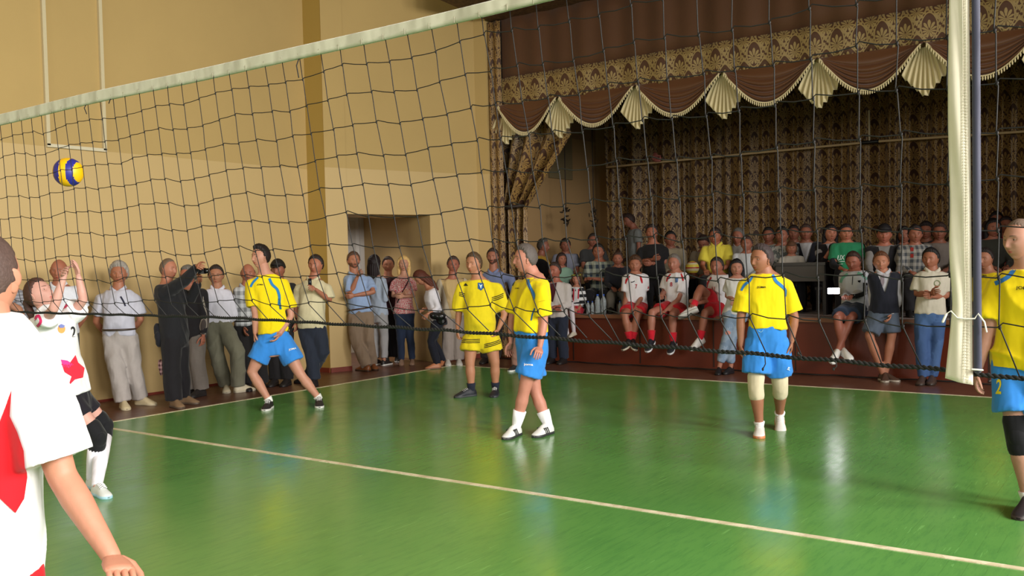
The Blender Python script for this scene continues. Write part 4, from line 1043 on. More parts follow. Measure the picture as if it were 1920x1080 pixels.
person('grey-haired player in yellow shirt and blue shorts, white striped shoes, seen in profile', -52,
  'H 984 486; N 1004 524; Ls 1014 545 -.18; Rs 975 540 .15; Le 1020 603 -.17; Lw 1012 652 -.22; Lf 1006 680 -.24; Re 960 600 .14; Rw 958 642 .10; Rf 952 664 .08; Lh 1006 650; Rh 988 648; Lk 984 728 -.06; La 968 800; Lt 936 826; Rk 1004 735 .06; Ra 1028 797 ; Rt 995 820',
  ha=-72, tilt=3, top=js(sleeve=.72, hem=.20), bottom=bs(len=.62, loose=.034), belly=.02, fat=.01, hair=('short', (92, 84, 80)), skinc=(206, 138, 118), shoes=((224, 224, 220), (50, 50, 52), (230, 230, 230), (30, 32, 34)), socks=((238, 238, 240), .42), curl=.7, mouth=.3,
  decals=[('rib', 'top', 'shoulder_stripe', (44, 122, 200), [(991, 513), (990, 530), (996, 543), (1002, 552), (1001, 562)], [4, 6, 6, 5, 3]), ('rib', 'top', 'side_stripe', (30, 90, 140), [(1003, 578), (998, 590), (996, 601)], 2.5), ('rib', 'top', 'shoulder_stripe', (30, 60, 70), [(967, 524), (961, 536)], 1.8),
          ('text', 'top', 'lettering', (20, 20, 20), 'JOMA', 970, 541, 8, 3.2, 0), ('text', 'bottom', 'lettering', (240, 240, 240), 'joma', 991, 684, 17, 5.5, 2), ('rib', 'top', 'seam', (190, 168, 20), [(1010, 566), (1022, 563)], 1.0)])
person('dark-haired player in yellow shirt and blue shorts with beige knee bandages walking', -10,
  'H 1427 487; N 1437 519; Ls 1471 538; Rs 1400 536; Le 1490 596; Lw 1484 640; Lf 1482 672; Re 1389 598; Rw 1389 648; Rf 1390 675; Lh 1455 640; Rh 1420 640; Rk 1417 724; Ra 1424 797; Rt 1422 828; Lk 1463 724; La 1462 778 .30; Lt 1464 803 .12',
  ha=-58, tilt=2, top=js(hem=.18, sleeve=.72), bottom=bs(len=.64, loose=.034), hair=('short', (62, 52, 52)), skinc=(170, 112, 86), shoes=((222, 218, 214), (208, 128, 84), (235, 235, 235)), socks=((236, 236, 236), .09), pads=((214, 200, 170), 'wrap'), curl=.9,
  decals=[('rib', 'top', 'shoulder_stripe', (44, 116, 178), [(1412, 518), (1406, 527), (1396, 534), (1390, 545)], [3, 5, 5, 4]), ('rib', 'top', 'shoulder_stripe', (44, 116, 178), [(1449, 515), (1454, 527), (1464, 535), (1473, 543), (1473, 556)], [5, 6, 6, 5, 3]),
          ('text', 'top', 'lettering', (20, 20, 20), 'JOMA', 1428, 539, 17, 4.6, 0), ('rib', 'bottom', 'drawstring', (120, 180, 226), [(1422, 620), (1427, 624), (1431, 619)], 1.5), ('text', 'bottom', 'lettering', (220, 235, 245), 'jm', 1478, 691, 6, 6, -70)])
person('player in yellow shirt with black knee pad, cut off by the right edge', -34,
  'H 1913 450; N 1928 512; Ls 1968 540; Rs 1874 538; Le 1985 630; Lw 1975 700; Re 1851 625; Rw 1833 695; Rf 1828 740; Lh 1940 690; Rh 1895 690; Rk 1908 815; Ra 1928 935; Rt 1905 975; Lk 1960 820; La 1990 930; Lt 1975 965',
  ha=-74, top=js(sleeve=.62, hem=-.02), bottom=bs(len=.58, loose=.03), hair=('buzz', (110, 92, 80)), skinc=(196, 142, 122), shoes=((36, 30, 34), (60, 50, 50)), socks=((230, 230, 230), .12), pads=((18, 18, 22), 'pad'), curl=.6,
  decals=[('rib', 'top', 'shoulder_stripe', (44, 110, 180), [(1902, 505), (1893, 518), (1880, 526), (1866, 532)], 8), ('text', 'top', 'lettering', (20, 20, 20), 'JOMA', 1920, 541, 30, 7, 2), ('text', 'bottom', 'number', (222, 200, 30), '2', 1874, 725, 10, 28, 4)])
person('teammate in yellow shirt partly hidden behind the net band at the right', -40,
  'H 1847 486; N 1854 515; Ls 1878 528; Rs 1833 528; Re 1830 580; Le 1882 580; F 1850 712', ha=-52, top=js(m=(214, 186, 10)), bottom=bs(), hair=('short', (36, 28, 26)), skinc=(178, 118, 92), shoes=((200, 200, 200), (60, 60, 60)), socks=((230, 230, 230), .3),
  decals=[('text', 'top', 'lettering', (20, 20, 20), 'JOMA', 1844, 518, 13, 3.4, -3)])
# ---- white-kit players on the near side
person('woman in white and red volleyball shirt and black shorts reaching up to set the ball', 48,
  'H 74 552; N 88 594; Rs 82 606 -.10; Ls 128 598 .14; Re 101 578 -.38; Rw 121 513 -.36; Rf 108 488 -.36; Le 156 562 .06; Lw 147 518 .04; Lf 140 488 .04; Rh 126 744 -.04; Lh 144 738 .12; Rk 184 818; Ra 172 895; Rt 194 918; Lk 196 800 .25; La 182 908 ; Lt 200 930',
  k=.93, ha=78, tilt=28, female=True, top=dict(m=WHT, sleeve=.5, hem=.0, loose=.03, inf=.022, amp=.006, flare=.0), bottom=dict(m=(26, 22, 30), len=.42, loose=.004, inf=.010, name='shorts'), hair=('pony', (74, 48, 40), .12), skinc=(222, 164, 150), socks=((226, 222, 230), .8),
  shoes=((214, 218, 214), (160, 200, 214), (220, 220, 220)), pads=((20, 20, 24), 'pad'), curl=.45, arms='side',
  decals=[('poly', 'top', 'star_print', (226, 40, 60), [(115, 682), (128, 684), (141, 666), (146, 680), (158, 690), (155, 708), (140, 712), (128, 724), (134, 706), (118, 696)]), ('poly', 'top', 'star_print', (214, 60, 140), [(114, 674), (126, 676), (138, 684), (128, 690), (118, 688)]),
          ('text', 'top', 'number', (20, 20, 24), '2', 137, 622, 8, 20, -8), ('poly', 'top', 'crest', (226, 160, 90), ellpts(115, 617, 7, 8)), ('poly2', 'top', 'crest_top', (120, 130, 190), [(109, 611), (114, 608), (121, 611), (118, 615), (111, 615)], 2),
          ('rib', 'top', 'sleeve_print', (196, 40, 90), [(64, 600), (72, 590), (78, 604), (70, 612)], 5), ('rib', 'top', 'sleeve_print', (196, 40, 90), [(112, 572), (120, 578), (126, 572)], 5)])
fg = person('close-cropped man in white shirt with red side panel, back turned, at the left edge', 168,
  'H -30 520; N -26 628; Rs 58 706; Re 116 892; Rw 210 1045 -.10; Rf 245 1100 -.14; Ls -122 690; Le -160 880; Lw -150 1030; Lh -92 1085; Rh -2 1085', Z=2.62,
  top=dict(m=WHT, sleeve=.74, hem=-.20, loose=.020, inf=.030, amp=.005, freq=14, flare=.0, neck=1.03), bottom=dict(m=(200, 30, 40), len=.6, name='shorts', loose=.03), hair=('buzz', (82, 64, 58)), skinc=(204, 138, 112), vox=.008, curl=.7, ha=180,
  decals=[('poly', 'top', 'side_panel', (206, 22, 34), [(23, 731), (12, 760), (0, 790), (-20, 860), (-10, 925), (5, 940), (28, 962), (44, 935), (50, 895), (46, 845), (34, 810), (20, 780)])])
person('person in navy jacket with white piping glimpsed beside the foreground man', 150, 'H -6 575; N -4 612; F -6 830', Z=7.2, k=.95, top=dict(m=(34, 34, 52), sleeve=1.9), bottom=dict(m=(30, 30, 36)), hair=('short', (60, 48, 44)), skinc=(206, 146, 130),
  decals=[('rib', 'top', 'piping', (230, 230, 230), [(0, 612), (14, 617), (28, 624), (34, 630)], 2)])
# ---- spectators along the left wall
person('man in grey patterned shirt beside the left wall, hidden behind the foreground head', 60, 'H 18 520; N 20 548; Re 36 580; F 24 797', arms='pocket', top=dict(m=mat((118, 118, 128), .85, 'hstripe', (150, 150, 158), size=.035), sleeve=.6), bottom=dict(m=(60, 60, 66)), hair=('short', (90, 84, 78)), skinc=(180, 124, 98))
person('bald man in white shirt and dark trousers standing behind the setting woman', 10, 'H 111 508; N 110 540; F 128 781', top=dict(m=(214, 216, 226), sleeve=.62, hem=-.02, collar=(214, 216, 226)), bottom=dict(m=(62, 62, 58)), arms='behind', fat=.02, belly=.02, hair=('bald', (150, 140, 130)), skinc=(176, 108, 84), shoes=((40, 36, 34), (40, 36, 34)))
person('grey-haired man in pale grey polo and light grey trousers with hands behind his back', 14,
  'H 223 513; N 222 547; Rs 190 562; Ls 254 562; Re 180 604 ; Rw 200 628 .15; Le 264 600; Lw 246 622 .18; Rh 208 632; Lh 240 632; Rk 219 692; Ra 231 752; Rt 234 764; Lk 250 690; La 262 746; Lt 285 757',
  top=dict(m=(186, 186, 200), sleeve=.62, hem=.02, collar=(190, 190, 204)), bottom=dict(m=(164, 156, 152), loose=.03, amp=.008), arms='behind', fat=.015, belly=.03, hair=('full', (150, 142, 134)), skinc=(176, 112, 86), shoes=((196, 180, 146), (190, 176, 146)), belt=(60, 48, 40),
  decals=[('rib', 'top', 'placket', (40, 40, 60), [(226, 556), (232, 566), (235, 574)], 3)])
ph = person('man in black suit holding a camera up, beside the left wall', 62,
  'H 316 505; N 313 536; Rs 308 552 -.14; Ls 330 548 .14; Re 346 526 -.20; Rw 370 498 -.24; Rf 380 500 -.26; Le 360 560 .12; Lw 371 528 .02; Lf 377 514 -.04; Rh 322 632; Lh 334 632; Rk 322 690; Ra 326 750; Rt 346 765; Lk 338 688; La 342 744; Lt 366 755',
  ha=70, top=dict(m=(26, 26, 30), sleeve=1.88, hem=-.16, inf=.030, name='suit_jacket', loose=.02), bottom=dict(m=(24, 22, 26), loose=.024, inf=.028), hair=('thin', (110, 92, 76)), skinc=(190, 124, 98), shoes=((130, 104, 78), (90, 74, 60)), curl=1.0, fat=.01)
person('man in dark jacket and grey trousers standing behind the suited photographer', -20, 'H 352 518; N 356 546; F 368 742', glasses=True, arms='side', top=dict(m=mat((70, 62, 60), .9, 'vstripe', (150, 140, 130), size=.05), sleeve=1.9, over=dict(m=(34, 32, 36), sleeve=1.9, hem=-.2)), bottom=dict(m=(112, 104, 98), loose=.028), hair=('short', (110, 104, 98)), skinc=(184, 112, 90), shoes=((36, 32, 32), (36, 32, 32)))
person('man in long-sleeved white shirt and olive grey trousers with one leg forward', 12,
  'H 405 517; N 408 545; Rs 384 562; Ls 430 560; Re 376 592; Rw 384 600 .14; Le 438 592; Lw 434 602 .12; Rh 398 610; Lh 418 610; Rk 406 665; Ra 424 722; Rt 425 736; Lk 446 662 -.10; La 447 724; Lt 472 730',
  ha=14, top=dict(m=(214, 212, 226), sleeve=1.55, hem=.06, collar=(216, 214, 228)), bottom=dict(m=(112, 110, 94), loose=.03, amp=.008), arms='behind', hair=('short', (48, 38, 34)), skinc=(186, 126, 98), shoes=((196, 184, 158), (180, 170, 150)))
person('moustached man in checked short-sleeved shirt and black trousers with phone pouch', 14,
  'H 465 513; N 462 541; Rs 446 556; Ls 484 556; Re 447 592; Rw 458 615 -.08; Rf 460 632 -.10; F 480 730', top=dict(m=mat((120, 122, 126), .85, 'check', (206, 208, 212), size=.11), sleeve=.62, hem=.04, collar=(170, 172, 178)), bottom=dict(m=(30, 28, 30), loose=.02), hair=('bald', (80, 66, 58)), facial='moustache', skinc=(180, 112, 88), shoes=((32, 28, 28), (32, 28, 28)), belt=(24, 22, 22))
person('man in black cap and black clothes behind the young yellow player', -6, 'H 521 506; N 524 534; F 528 722', top=dict(m=(34, 32, 34), sleeve=1.8), bottom=dict(m=(30, 28, 30)), arms='pocket', hair=('cap', (30, 26, 24)), skinc=(160, 96, 74), shoes=((32, 28, 28), (32, 28, 28)),
  decals=None)
polo = person('heavyset man in cream polo and dark jeans leaning by the wall pier, phone in hand', -8,
  'H 592 497; N 588 527; Rs 561 541; Ls 614 541; Re 556 585; Rw 566 610; Le 618 563 -.05; Lw 591 542 -.26; Lf 578 534 -.28; Rh 572 618; Lh 598 618; Rk 584 662; Ra 590 712; Rt 588 722; Lk 606 660 -.08; La 576 708 ; Lt 566 716',
  ha=-14, top=dict(m=(206, 196, 160), sleeve=.66, hem=.02, collar=(208, 198, 164)), bottom=dict(m=(36, 42, 56), loose=.02), fat=.02, belly=.03, hair=('short', (44, 34, 30)), skinc=(186, 118, 92), shoes=((34, 30, 34), (34, 30, 34)), curl=1.1, wide=1.06)
person('man in light blue short-sleeved shirt with hand on his chin, brown shoes', 24,
  'H 663 489; N 664 517; Rs 657 530; Ls 692 527; Re 656 553 -.14; Rw 671 517 -.20; Rf 677 506 -.20; Le 700 548 -.10; Lw 664 554 -.22; Rh 664 592; Lh 688 592; Rk 668 640; Ra 688 686; Rt 676 693; Lk 690 638 -.08; La 698 682; Lt 706 693',
  top=dict(m=(146, 168, 206), sleeve=.62, hem=.06, collar=(150, 172, 208)), bottom=dict(m=(132, 112, 94), loose=.026, amp=.008), arms=('cross', 'chin'), fat=.02, belly=.02, hair=('short', (84, 60, 46)), facial='beard', skinc=(186, 122, 96), shoes=((122, 70, 34), (60, 40, 28)), belt=(70, 48, 34), curl=.8)
person('woman with long dark wavy hair in pale denim shirt and light trousers, back turned', 150,
  'H 702 493; N 706 521; Rs 720 535; Ls 692 535; Re 722 563; Le 690 563; Rh 716 590; Lh 700 590; F 712 685', female=True, k=.96, arms='cross', top=dict(m=(160, 172, 190), sleeve=1.8, hem=-.02), bottom=dict(m=(158, 156, 158), loose=.012, len=1.85), hair=('long', (34, 24, 26), .18), skinc=(186, 130, 106), shoes=((40, 34, 34), (226, 222, 218)))
person('young man in dark maroon sweater and black trousers in the passage', 8, 'H 728 497; N 727 522; F 735 678', k=1.0, top=dict(m=(52, 26, 34), sleeve=1.9), bottom=dict(m=(30, 28, 32)), arms='side', hair=('short', (56, 42, 36)), skinc=(180, 118, 92))
person('blonde woman in red and white striped top and blue jeans with folded arms', 4,
  'H 757 495; N 757 522; Rs 740 532; Ls 773 531; Re 737 556 -.05; Rw 756 550 -.20; Le 776 555 -.05; Lw 756 556 -.20; Rh 750 588; Lh 766 588; F 763 683', female=True, arms='cross', k=.94, top=dict(m=mat((196, 70, 84), .85, 'blotch', (222, 196, 190), size=.012), sleeve=.45, hem=.0), bottom=dict(m=(44, 56, 82), loose=.004, inf=.014), hair=('bob', (214, 176, 112)), skinc=(206, 148, 122), shoes=((150, 120, 100), (150, 120, 100)),
  decals=[('rib', 'top', 'bag_strap', (50, 30, 36), [(766, 526), (756, 545), (745, 568)], 2)])
person('woman with long auburn hair looking down in white top and black trousers, sandals', -72,
  'H 789 521; N 806 545; Ls 812 552 -.10; Rs 810 552 .12; Le 822 578 -.12; Lw 800 590 -.20; Lf 795 600 -.22; Re 808 575 .1; Rw 796 580 .02; Lh 824 600; Rh 820 600; Lk 808 640 ; La 820 682; Lt 808 690; Rk 812 640; Ra 831 676; Rt 822 686',
  female=True, k=.93, ha=-70, tilt=-42, top=dict(m=(218, 214, 222), sleeve=1.45, hem=.0, inf=.012), bottom=dict(m=(24, 26, 38), loose=.006, inf=.016), hair=('long', (86, 44, 32), .22), skinc=(196, 132, 104), shoes=((176, 112, 76), (110, 76, 56)))
person('man in glasses with open beige shirt and pale grey trousers against the slanted wall', 6, 'H 850 497; N 848 526; F 850 684', glasses=True, arms='behind', top=dict(m=(188, 160, 112), sleeve=0, over=dict(m=(186, 172, 150), sleeve=1.6, hem=-.1, v=.09, vt=-.3, name='overshirt')), bottom=dict(m=(150, 138, 132), loose=.028), hair=('short', (70, 54, 46)), skinc=(176, 106, 84), shoes=((196, 192, 186), (196, 192, 186)))
person('bearded man in light blue shirt leaning at the corner of the stage', -14, 'H 924 482; N 925 512; Ls 958 522; Rs 900 524; Le 965 560; Re 893 560; F 920 680', arms='side', top=dict(m=(112, 122, 158), sleeve=1.8, hem=.0, collar=(116, 126, 162)), bottom=dict(m=(44, 36, 34)), hair=('short', (56, 42, 36)), facial='beard', skinc=(176, 112, 90), shoes=((36, 30, 28), (36, 30, 28)), fat=.02)
person('person in dusty pink clothes hidden behind the striped-shoe player', -30, 'H 990 512; N 985 540; Rs 966 552; Re 962 590; F 978 695', female=True, top=dict(m=(150, 112, 100), sleeve=1.8, hem=-.3), bottom=dict(m=(146, 110, 98)), hair=('short', (60, 44, 40)), skinc=(176, 116, 96))
# ---- people sitting on, or leaning against, the stage front
WK = dict(m=(214, 210, 214), sleeve=.62, hem=-.06, loose=.02, inf=.018)
RS_ = dict(m=(176, 24, 36), len=.62, loose=.024, inf=.012, name='shorts')
def wk(**k): d = dict(WK); d.update(k); return d
def mirror_panels(x, y, s=1): return [('rib', 'top', 'shoulder_panel', (180, 26, 36), [(x - 9 * s, y), (x - 15 * s, y + 6), (x - 17 * s, y + 14)], [2, 4, 2]), ('rib', 'top', 'shoulder_panel', (180, 26, 36), [(x + 10 * s, y - 1), (x + 13 * s, y + 7), (x + 14 * s, y + 13)], [2, 4, 2])]
person('tousle-haired man in white and red kit sitting with hands on his knees', -6,
  'H 1191 497; N 1191 516; Rs 1175 523; Ls 1208 522; Re 1174 556; Rw 1168 584 -.30; Rf 1167 600 -.34; Le 1206 552; Lw 1191 578 -.30; Lf 1190 596 -.36; Rh 1184 576; Lh 1202 576; Rk 1171 590 -.42; Lk 1195 592 -.42; Ra 1181 636 -.40; La 1186 636 -.40; Rt 1168 656 -.55; Lt 1190 654 -.55', Y=10.5, pose='edge', arms='knees', ha=-12,
  top=wk(), bottom=dict(RS_), hair=('full', (74, 50, 34)), skinc=(176, 112, 90), shoes=((24, 24, 26), (190, 180, 160)), socks=((196, 26, 44), .32),
  decals=mirror_panels(1190, 518) + [('rib', 'top', 'brand_mark', (30, 30, 40), [(1183, 529), (1186, 530), (1190, 527)], 1.5), ('text', 'top', 'number', (170, 40, 50), '7', 1193, 537, 3.5, 8), ('poly', 'top', 'side_panel', (170, 24, 34), [(1217, 530), (1221, 545), (1219, 566), (1211, 552)], 2)])
person('grey-haired man in white and red kit sitting on the stage, leaning with forearms together', -30,
  'H 1264 494; N 1268 514; Rs 1250 524; Ls 1284 522; Re 1245 548; Rw 1240 552 -.2; Rf 1239 560 -.25; Le 1272 562 -.15; Lw 1246 584 -.32; Lf 1232 588 -.34; Rh 1262 576; Lh 1278 576; Rk 1222 586 -.32; Lk 1261 590 -.36; Ra 1221 636 -.34; La 1262 640 -.36; Rt 1214 660 -.48; Lt 1256 664 -.5', Y=10.5, pose='edge', arms='knees', ha=-32,
  top=wk(), bottom=dict(RS_), hair=('short', (112, 104, 98)), skinc=(182, 118, 98), fat=.015, shoes=((26, 28, 36), (220, 220, 222)), socks=((196, 26, 44), .34),
  decals=mirror_panels(1267, 514) + [('rib', 'top', 'brand_mark', (30, 30, 40), [(1251, 523), (1254, 524), (1257, 521)], 1.5), ('poly', 'top', 'crest', (90, 120, 170), [(1266, 521), (1272, 520), (1271, 529), (1266, 530)], 2), ('text', 'top', 'number', (170, 40, 50), '8', 1259, 533, 4.5, 8)])
person('man in white and red kit sitting on the stage hugging one raised knee', -34,
  'H 1344 500; N 1349 518; Rs 1334 526; Ls 1362 525; Re 1337 555; Rw 1300 562 -.28; Rf 1290 563 -.3; Le 1340 560 -.1; Lw 1302 570 -.34; Lf 1292 572 -.34; Rh 1346 576; Lh 1352 576; Rk 1313 540 -.26; Lk 1322 586 -.34; Ra 1299 577 -.42; La 1313 634 -.34; Rt 1288 588 -.44; Lt 1294 660 -.44', Y=10.55, pose='edge', arms='knees', ha=-36,
  top=wk(), bottom=dict(RS_), hair=('short', (52, 42, 38)), skinc=(170, 106, 84), shoes=((218, 214, 212), (190, 186, 180)), socks=((196, 26, 44), .30),
  decals=[('rib', 'top', 'shoulder_panel', (180, 26, 36), [(1334, 520), (1327, 530), (1325, 540)], 3), ('text', 'top', 'number', (170, 40, 50), '11', 1338, 541, 5, 7)])
person('woman with long black hair in white t-shirt and ripped pale jeans standing against the stage', -8,
  'H 1381 503; N 1382 524; Rs 1366 532; Ls 1399 532; Re 1363 556; Rw 1378 562 -.2; Le 1398 558; Lw 1382 566 -.2; Rh 1370 590; Lh 1388 590; Rk 1364 628; Ra 1348 674; Rt 1344 693; Lk 1372 636; La 1370 684; Lt 1356 698', Y=9.98, female=True, k=.94, arms='cross', ha=-10,
  top=dict(m=(196, 194, 190), sleeve=.5, hem=-.02, inf=.014), bottom=dict(m=mat((116, 136, 160), .85, 'blotch', (134, 150, 170), size=.1), len=1.78, loose=.004), hair=('long', (22, 20, 24), .24), skinc=(182, 122, 102), shoes=((22, 20, 24), (22, 20, 24)),
  decals=[('poly', 'bottom', 'torn_patch', (190, 130, 120), ellpts(1365, 624, 5, 4), 2), ('poly', 'bottom', 'torn_patch', (176, 182, 190), ellpts(1362, 594, 6, 2.5), 2)])
person('man in white embroidered shirt and dark red tie standing against the stage left end', -28,
  'H 1040 508; N 1043 532; Rs 1026 540; Ls 1064 540; Re 1024 572; Rw 1040 578 -.16; Le 1066 574; Lw 1048 574 -.18; Rh 1036 594; Lh 1054 594; F 1036 684', Y=10.0, arms='lap', ha=-34, k=.96,
  top=dict(m=(188, 180, 176), sleeve=1.8, hem=-.02, inf=.024), bottom=dict(m=(34, 40, 56)), hair=('short', (58, 46, 42)), skinc=(176, 104, 86), shoes=((30, 26, 26), (30, 26, 26)), wide=1.08,
  decals=[('poly', 'top', 'tie', (74, 26, 34), [(1032, 532), (1044, 530), (1041, 550), (1037, 566), (1029, 564), (1032, 548)])])
person('small girl in striped jacket, red skirt and white tights sitting on the stage edge', -14,
  'H 1080 524; N 1081 540; Rs 1071 546; Ls 1092 545; Re 1067 562; Rw 1072 572 -.14; Le 1096 563; Lw 1088 574 -.14; Rh 1076 580; Lh 1086 580; Rk 1056 588 -.22; Lk 1072 584 -.24; Ra 1064 626 -.22; La 1076 622 -.24; Rt 1060 637 -.28; Lt 1069 632 -.32', Y=10.45, pose='edge', k=.70, female=True, arms='lap',
  top=dict(m=mat((26, 24, 30), .9, 'hstripe', (206, 204, 206), size=.10), sleeve=1.8, hem=.0), bottom=dict(m=(186, 40, 56), len=.5, loose=.03, name='skirt'), hair=('long', (64, 40, 32), .12), skinc=(186, 122, 100), shoes=((196, 186, 168), (190, 180, 160)), socks=((206, 196, 200), 1.45),
  decals=[('poly', 'top', 'blouse_front', (200, 196, 198), [(1075, 541), (1086, 540), (1086, 566), (1074, 568)], 2), ('rib', 'top', 'embroidery', (170, 30, 50), [(1076, 542), (1075, 566)], 2.5), ('rib', 'top', 'embroidery', (170, 30, 50), [(1085, 542), (1084, 560)], 2.5)])
m = M(); c0 = P(1080, 516, depth(onplane(1080, 524, 1, 10.45)))
for i in range(22):
    t = 2 * math.pi * i / 22; p = c0 + np.array([math.cos(t) * .066, math.sin(t) * .074, .004 * math.sin(3 * t)]); m.ell(p, [(.013, 0, 0), (0, .013, 0), (0, 0, .010)], i % 3 == 0, 8, 5)
tag(m.obj('flower_wreath', [mat((176, 170, 60), .8), mat((80, 104, 40), .8)], None, True, tuple(c0)), 'yellow and green flower wreath on the small girl\'s hair', 'wreath')
p1 = person('boy in white, mint and black sports top holding a glowing phone on the stage edge', -34,
  'H 1600 491; N 1602 512; Rs 1584 519; Ls 1618 518; Re 1580 546; Rw 1586 556 -.22; Rf 1577 557 -.28; Le 1616 550; Lw 1596 556 -.26; Lf 1584 557 -.3; Rh 1596 578; Lh 1612 578; Rk 1570 596 -.36; Lk 1596 596 -.34; Ra 1580 654 -.34; La 1571 656 -.38; Rt 1588 667 -.44; Lt 1560 680 -.5', Y=10.5, pose='edge', arms='knees', ha=-36, tilt=-12,
  top=dict(m=(186, 188, 196), sleeve=1.85, hem=-.08, inf=.022), bottom=dict(m=(50, 62, 84), len=.75, loose=.02, name='shorts'), hair=('short', (56, 38, 32)), skinc=(166, 98, 80), shoes=((214, 212, 206), (226, 226, 222)),
  decals=[('rib', 'top', 'mint_panel', (110, 170, 150), [(1590, 514), (1580, 520), (1576, 530)], 5), ('rib', 'top', 'mint_panel', (110, 170, 150), [(1608, 512), (1618, 516), (1625, 524)], 5), ('rib', 'top', 'zip', (30, 30, 34), [(1599, 518), (1598, 534)], 1.2), ('poly', 'top', 'chest_mark', (24, 24, 30), [(1608, 526), (1614, 525), (1613, 530), (1609, 529)], 1), ('rib', 'top', 'black_sleeve', (24, 24, 28), [(1622, 530), (1622, 550), (1604, 556), (1592, 555)], 8)])
person('boy in navy waistcoat, white shirt and grey-blue shorts leaning on the stage', -12,
  'H 1652 492; N 1656 514; Rs 1638 522; Ls 1678 521; Re 1637 560; Rw 1636 590; Le 1684 564; Lw 1669 592 -.1; Lf 1663 608 -.1; Rh 1648 584; Lh 1668 584; Rk 1630 630; Ra 1655 668 ; Rt 1672 692; Lk 1672 628; La 1660 684; Lt 1655 708', Y=10.0, arms='side', ha=-22, k=.97,
  top=dict(m=(172, 170, 176), sleeve=1.85, hem=.0, collar=(180, 178, 184), over=dict(m=(26, 28, 40), hem=-.02, v=.10, vt=.45, name='waistcoat')), bottom=dict(m=(78, 88, 104), len=.80, loose=.02, name='shorts'), hair=('short', (92, 56, 36)), skinc=(188, 124, 98), shoes=((74, 54, 44), (170, 160, 146)),
  decals=[('poly2', 'top', 'tie', (130, 118, 126), [(1652, 516), (1658, 516), (1658, 530), (1655, 537), (1651, 530)], 2)])
person('dark-haired man in cream polo and blue jeans leaning on the stage with crossed arms', -16,
  'H 1745 486; N 1748 512; Rs 1722 522; Ls 1774 522; Re 1719 552; Rw 1746 550 -.24; Rf 1764 545 -.24; Le 1774 556; Lw 1746 556 -.2; Lf 1732 552 -.18; Rh 1732 590; Lh 1756 590; Rk 1728 640; Ra 1730 690; Rt 1722 706; Lk 1757 640; La 1748 686; Lt 1741 701', Y=10.0, arms='cross', ha=-44,
  top=dict(m=(196, 188, 172), sleeve=.62, hem=.0, collar=(200, 192, 176)), bottom=dict(m=mat((54, 82, 128), .85, 'blotch', (64, 94, 140), size=.4), loose=.0), hair=('short', (28, 24, 24)), skinc=(172, 108, 84), shoes=((66, 50, 42), (50, 40, 34)), fat=.01,
  decals=[('rib', 'top', 'round_emblem', (120, 130, 96), ellpts(1757, 531, 6, 6, 14) + [(1763, 531)], 1.6), ('rib', 'top', 'round_emblem_red', (170, 90, 70), [(1753, 536), (1758, 538), (1762, 535)], 1.4)])
# glowing phone and things on the stage
pc = P(1563, 545.5, depth(onplane(1563, 545, 1, 10.12))); ph_ = empty('smartphone', pc, 'smartphone with glowing torch light held by the seated boy', 'phone')
m = M(); sU = unit(np.array([.95, .2, 0])); sN = unit(np.array([.35, -.93, .05])); sU = unit(sU - sN * (sU @ sN)); sV = np.cross(sN, sU)
m.rings([pc + q * sN * .004 + np.array([sU * a_ * .078 + sV * b_ * .041 for a_, b_ in ((-1, -1), (1, -1), (1, 1), (-1, 1))]) for q in (-1, 1)]); m.obj('phone_case', mat((24, 24, 28), .4), ph_, False, tuple(pc))
m = M(); m.add(np.array([pc + sN * .006 + sU * a_ * .074 + sV * b_ * .037 for a_, b_ in ((-1, -1), (1, -1), (1, 1), (-1, 1))]), [(0, 1, 2, 3)]); m.obj('lit_screen', emit((1, .95, 1), 38), ph_, False, tuple(pc))

# ---- second row etc. on the stage
CH = []   # seats needed
def seated(label, x, y, Y, a, cl, hair=('short', (40, 32, 28)), sc=(160, 98, 78), k=1., **kw):
    top = kw.pop('top', dict(m=cl, sleeve=kw.pop('sl', .6), hem=-.1)); bottom = kw.pop('bottom', dict(m=kw.pop('bc', (30, 28, 32)), inf=.012))
    jj = 'H %g %g' % (x, y) + (';' + kw.pop('j') if 'j' in kw else '')
    pose = kw.pop('pose', 'sit'); o = person(label, a, jj, k=k, Y=Y, pose=pose, ground=ZS, top=top, bottom=bottom, hair=hair, skinc=sc, arms=kw.pop('arms', 'lap'), shoes=((30, 28, 28), (30, 28, 28)), vox=.016, **kw)
    if pose == 'sit': CH.append((o['J'], a))
    return o
seated('man in mustard yellow shirt in profile on a black chair at the stage left end', 1019, 462, 11.6, 70, (176, 134, 34), ('short', (84, 78, 72)), j='N 1014 482')
seated('long-haired girl in mint top behind the man with the dark red tie', 1053, 487, 10.9, 20, (120, 150, 132), ('long', (48, 34, 32), .15), k=.85, female=True)
seated('man in pale blue-grey shirt seated below the left hanging rope', 1060, 461, 12.4, 4, (132, 134, 150), ('short', (38, 32, 30)))
seated('large man in dark grey t-shirt behind the plaid-shirted man', 1112, 452, 12.6, 6, (62, 62, 62), ('short', (52, 42, 36)), fat=.02)
seated('man in checked shirt leaning forward with clasped hands', 1122, 473, 11.0, -18, (0, 0, 0), ('short', (34, 28, 26)), top=dict(m=mat((34, 46, 62), .85, 'check', (150, 156, 144), size=.13), sleeve=.7, hem=-.1), j='N 1124 492; Rw 1104 522 -.4; Lw 1110 522 -.4')
seated('boy in glasses and dark jacket seated beside the tousle-haired kit player', 1158, 486, 10.9, -8, (34, 34, 42), ('short', (60, 42, 34)), k=.84, glasses=True, sl=1.9, bc=(112, 106, 98))
seated('man in light grey t-shirt with dark strap standing in profile at the back curtain', 1180, 414, 13.6, -78, (118, 120, 118), ('short', (54, 40, 36)), pose='stand', arms='side', tilt=-16, j='N 1190 432',
       decals=[('rib', 'top', 'strap', (24, 22, 24), [(1186, 430), (1196, 422), (1206, 428)], 2.5)])
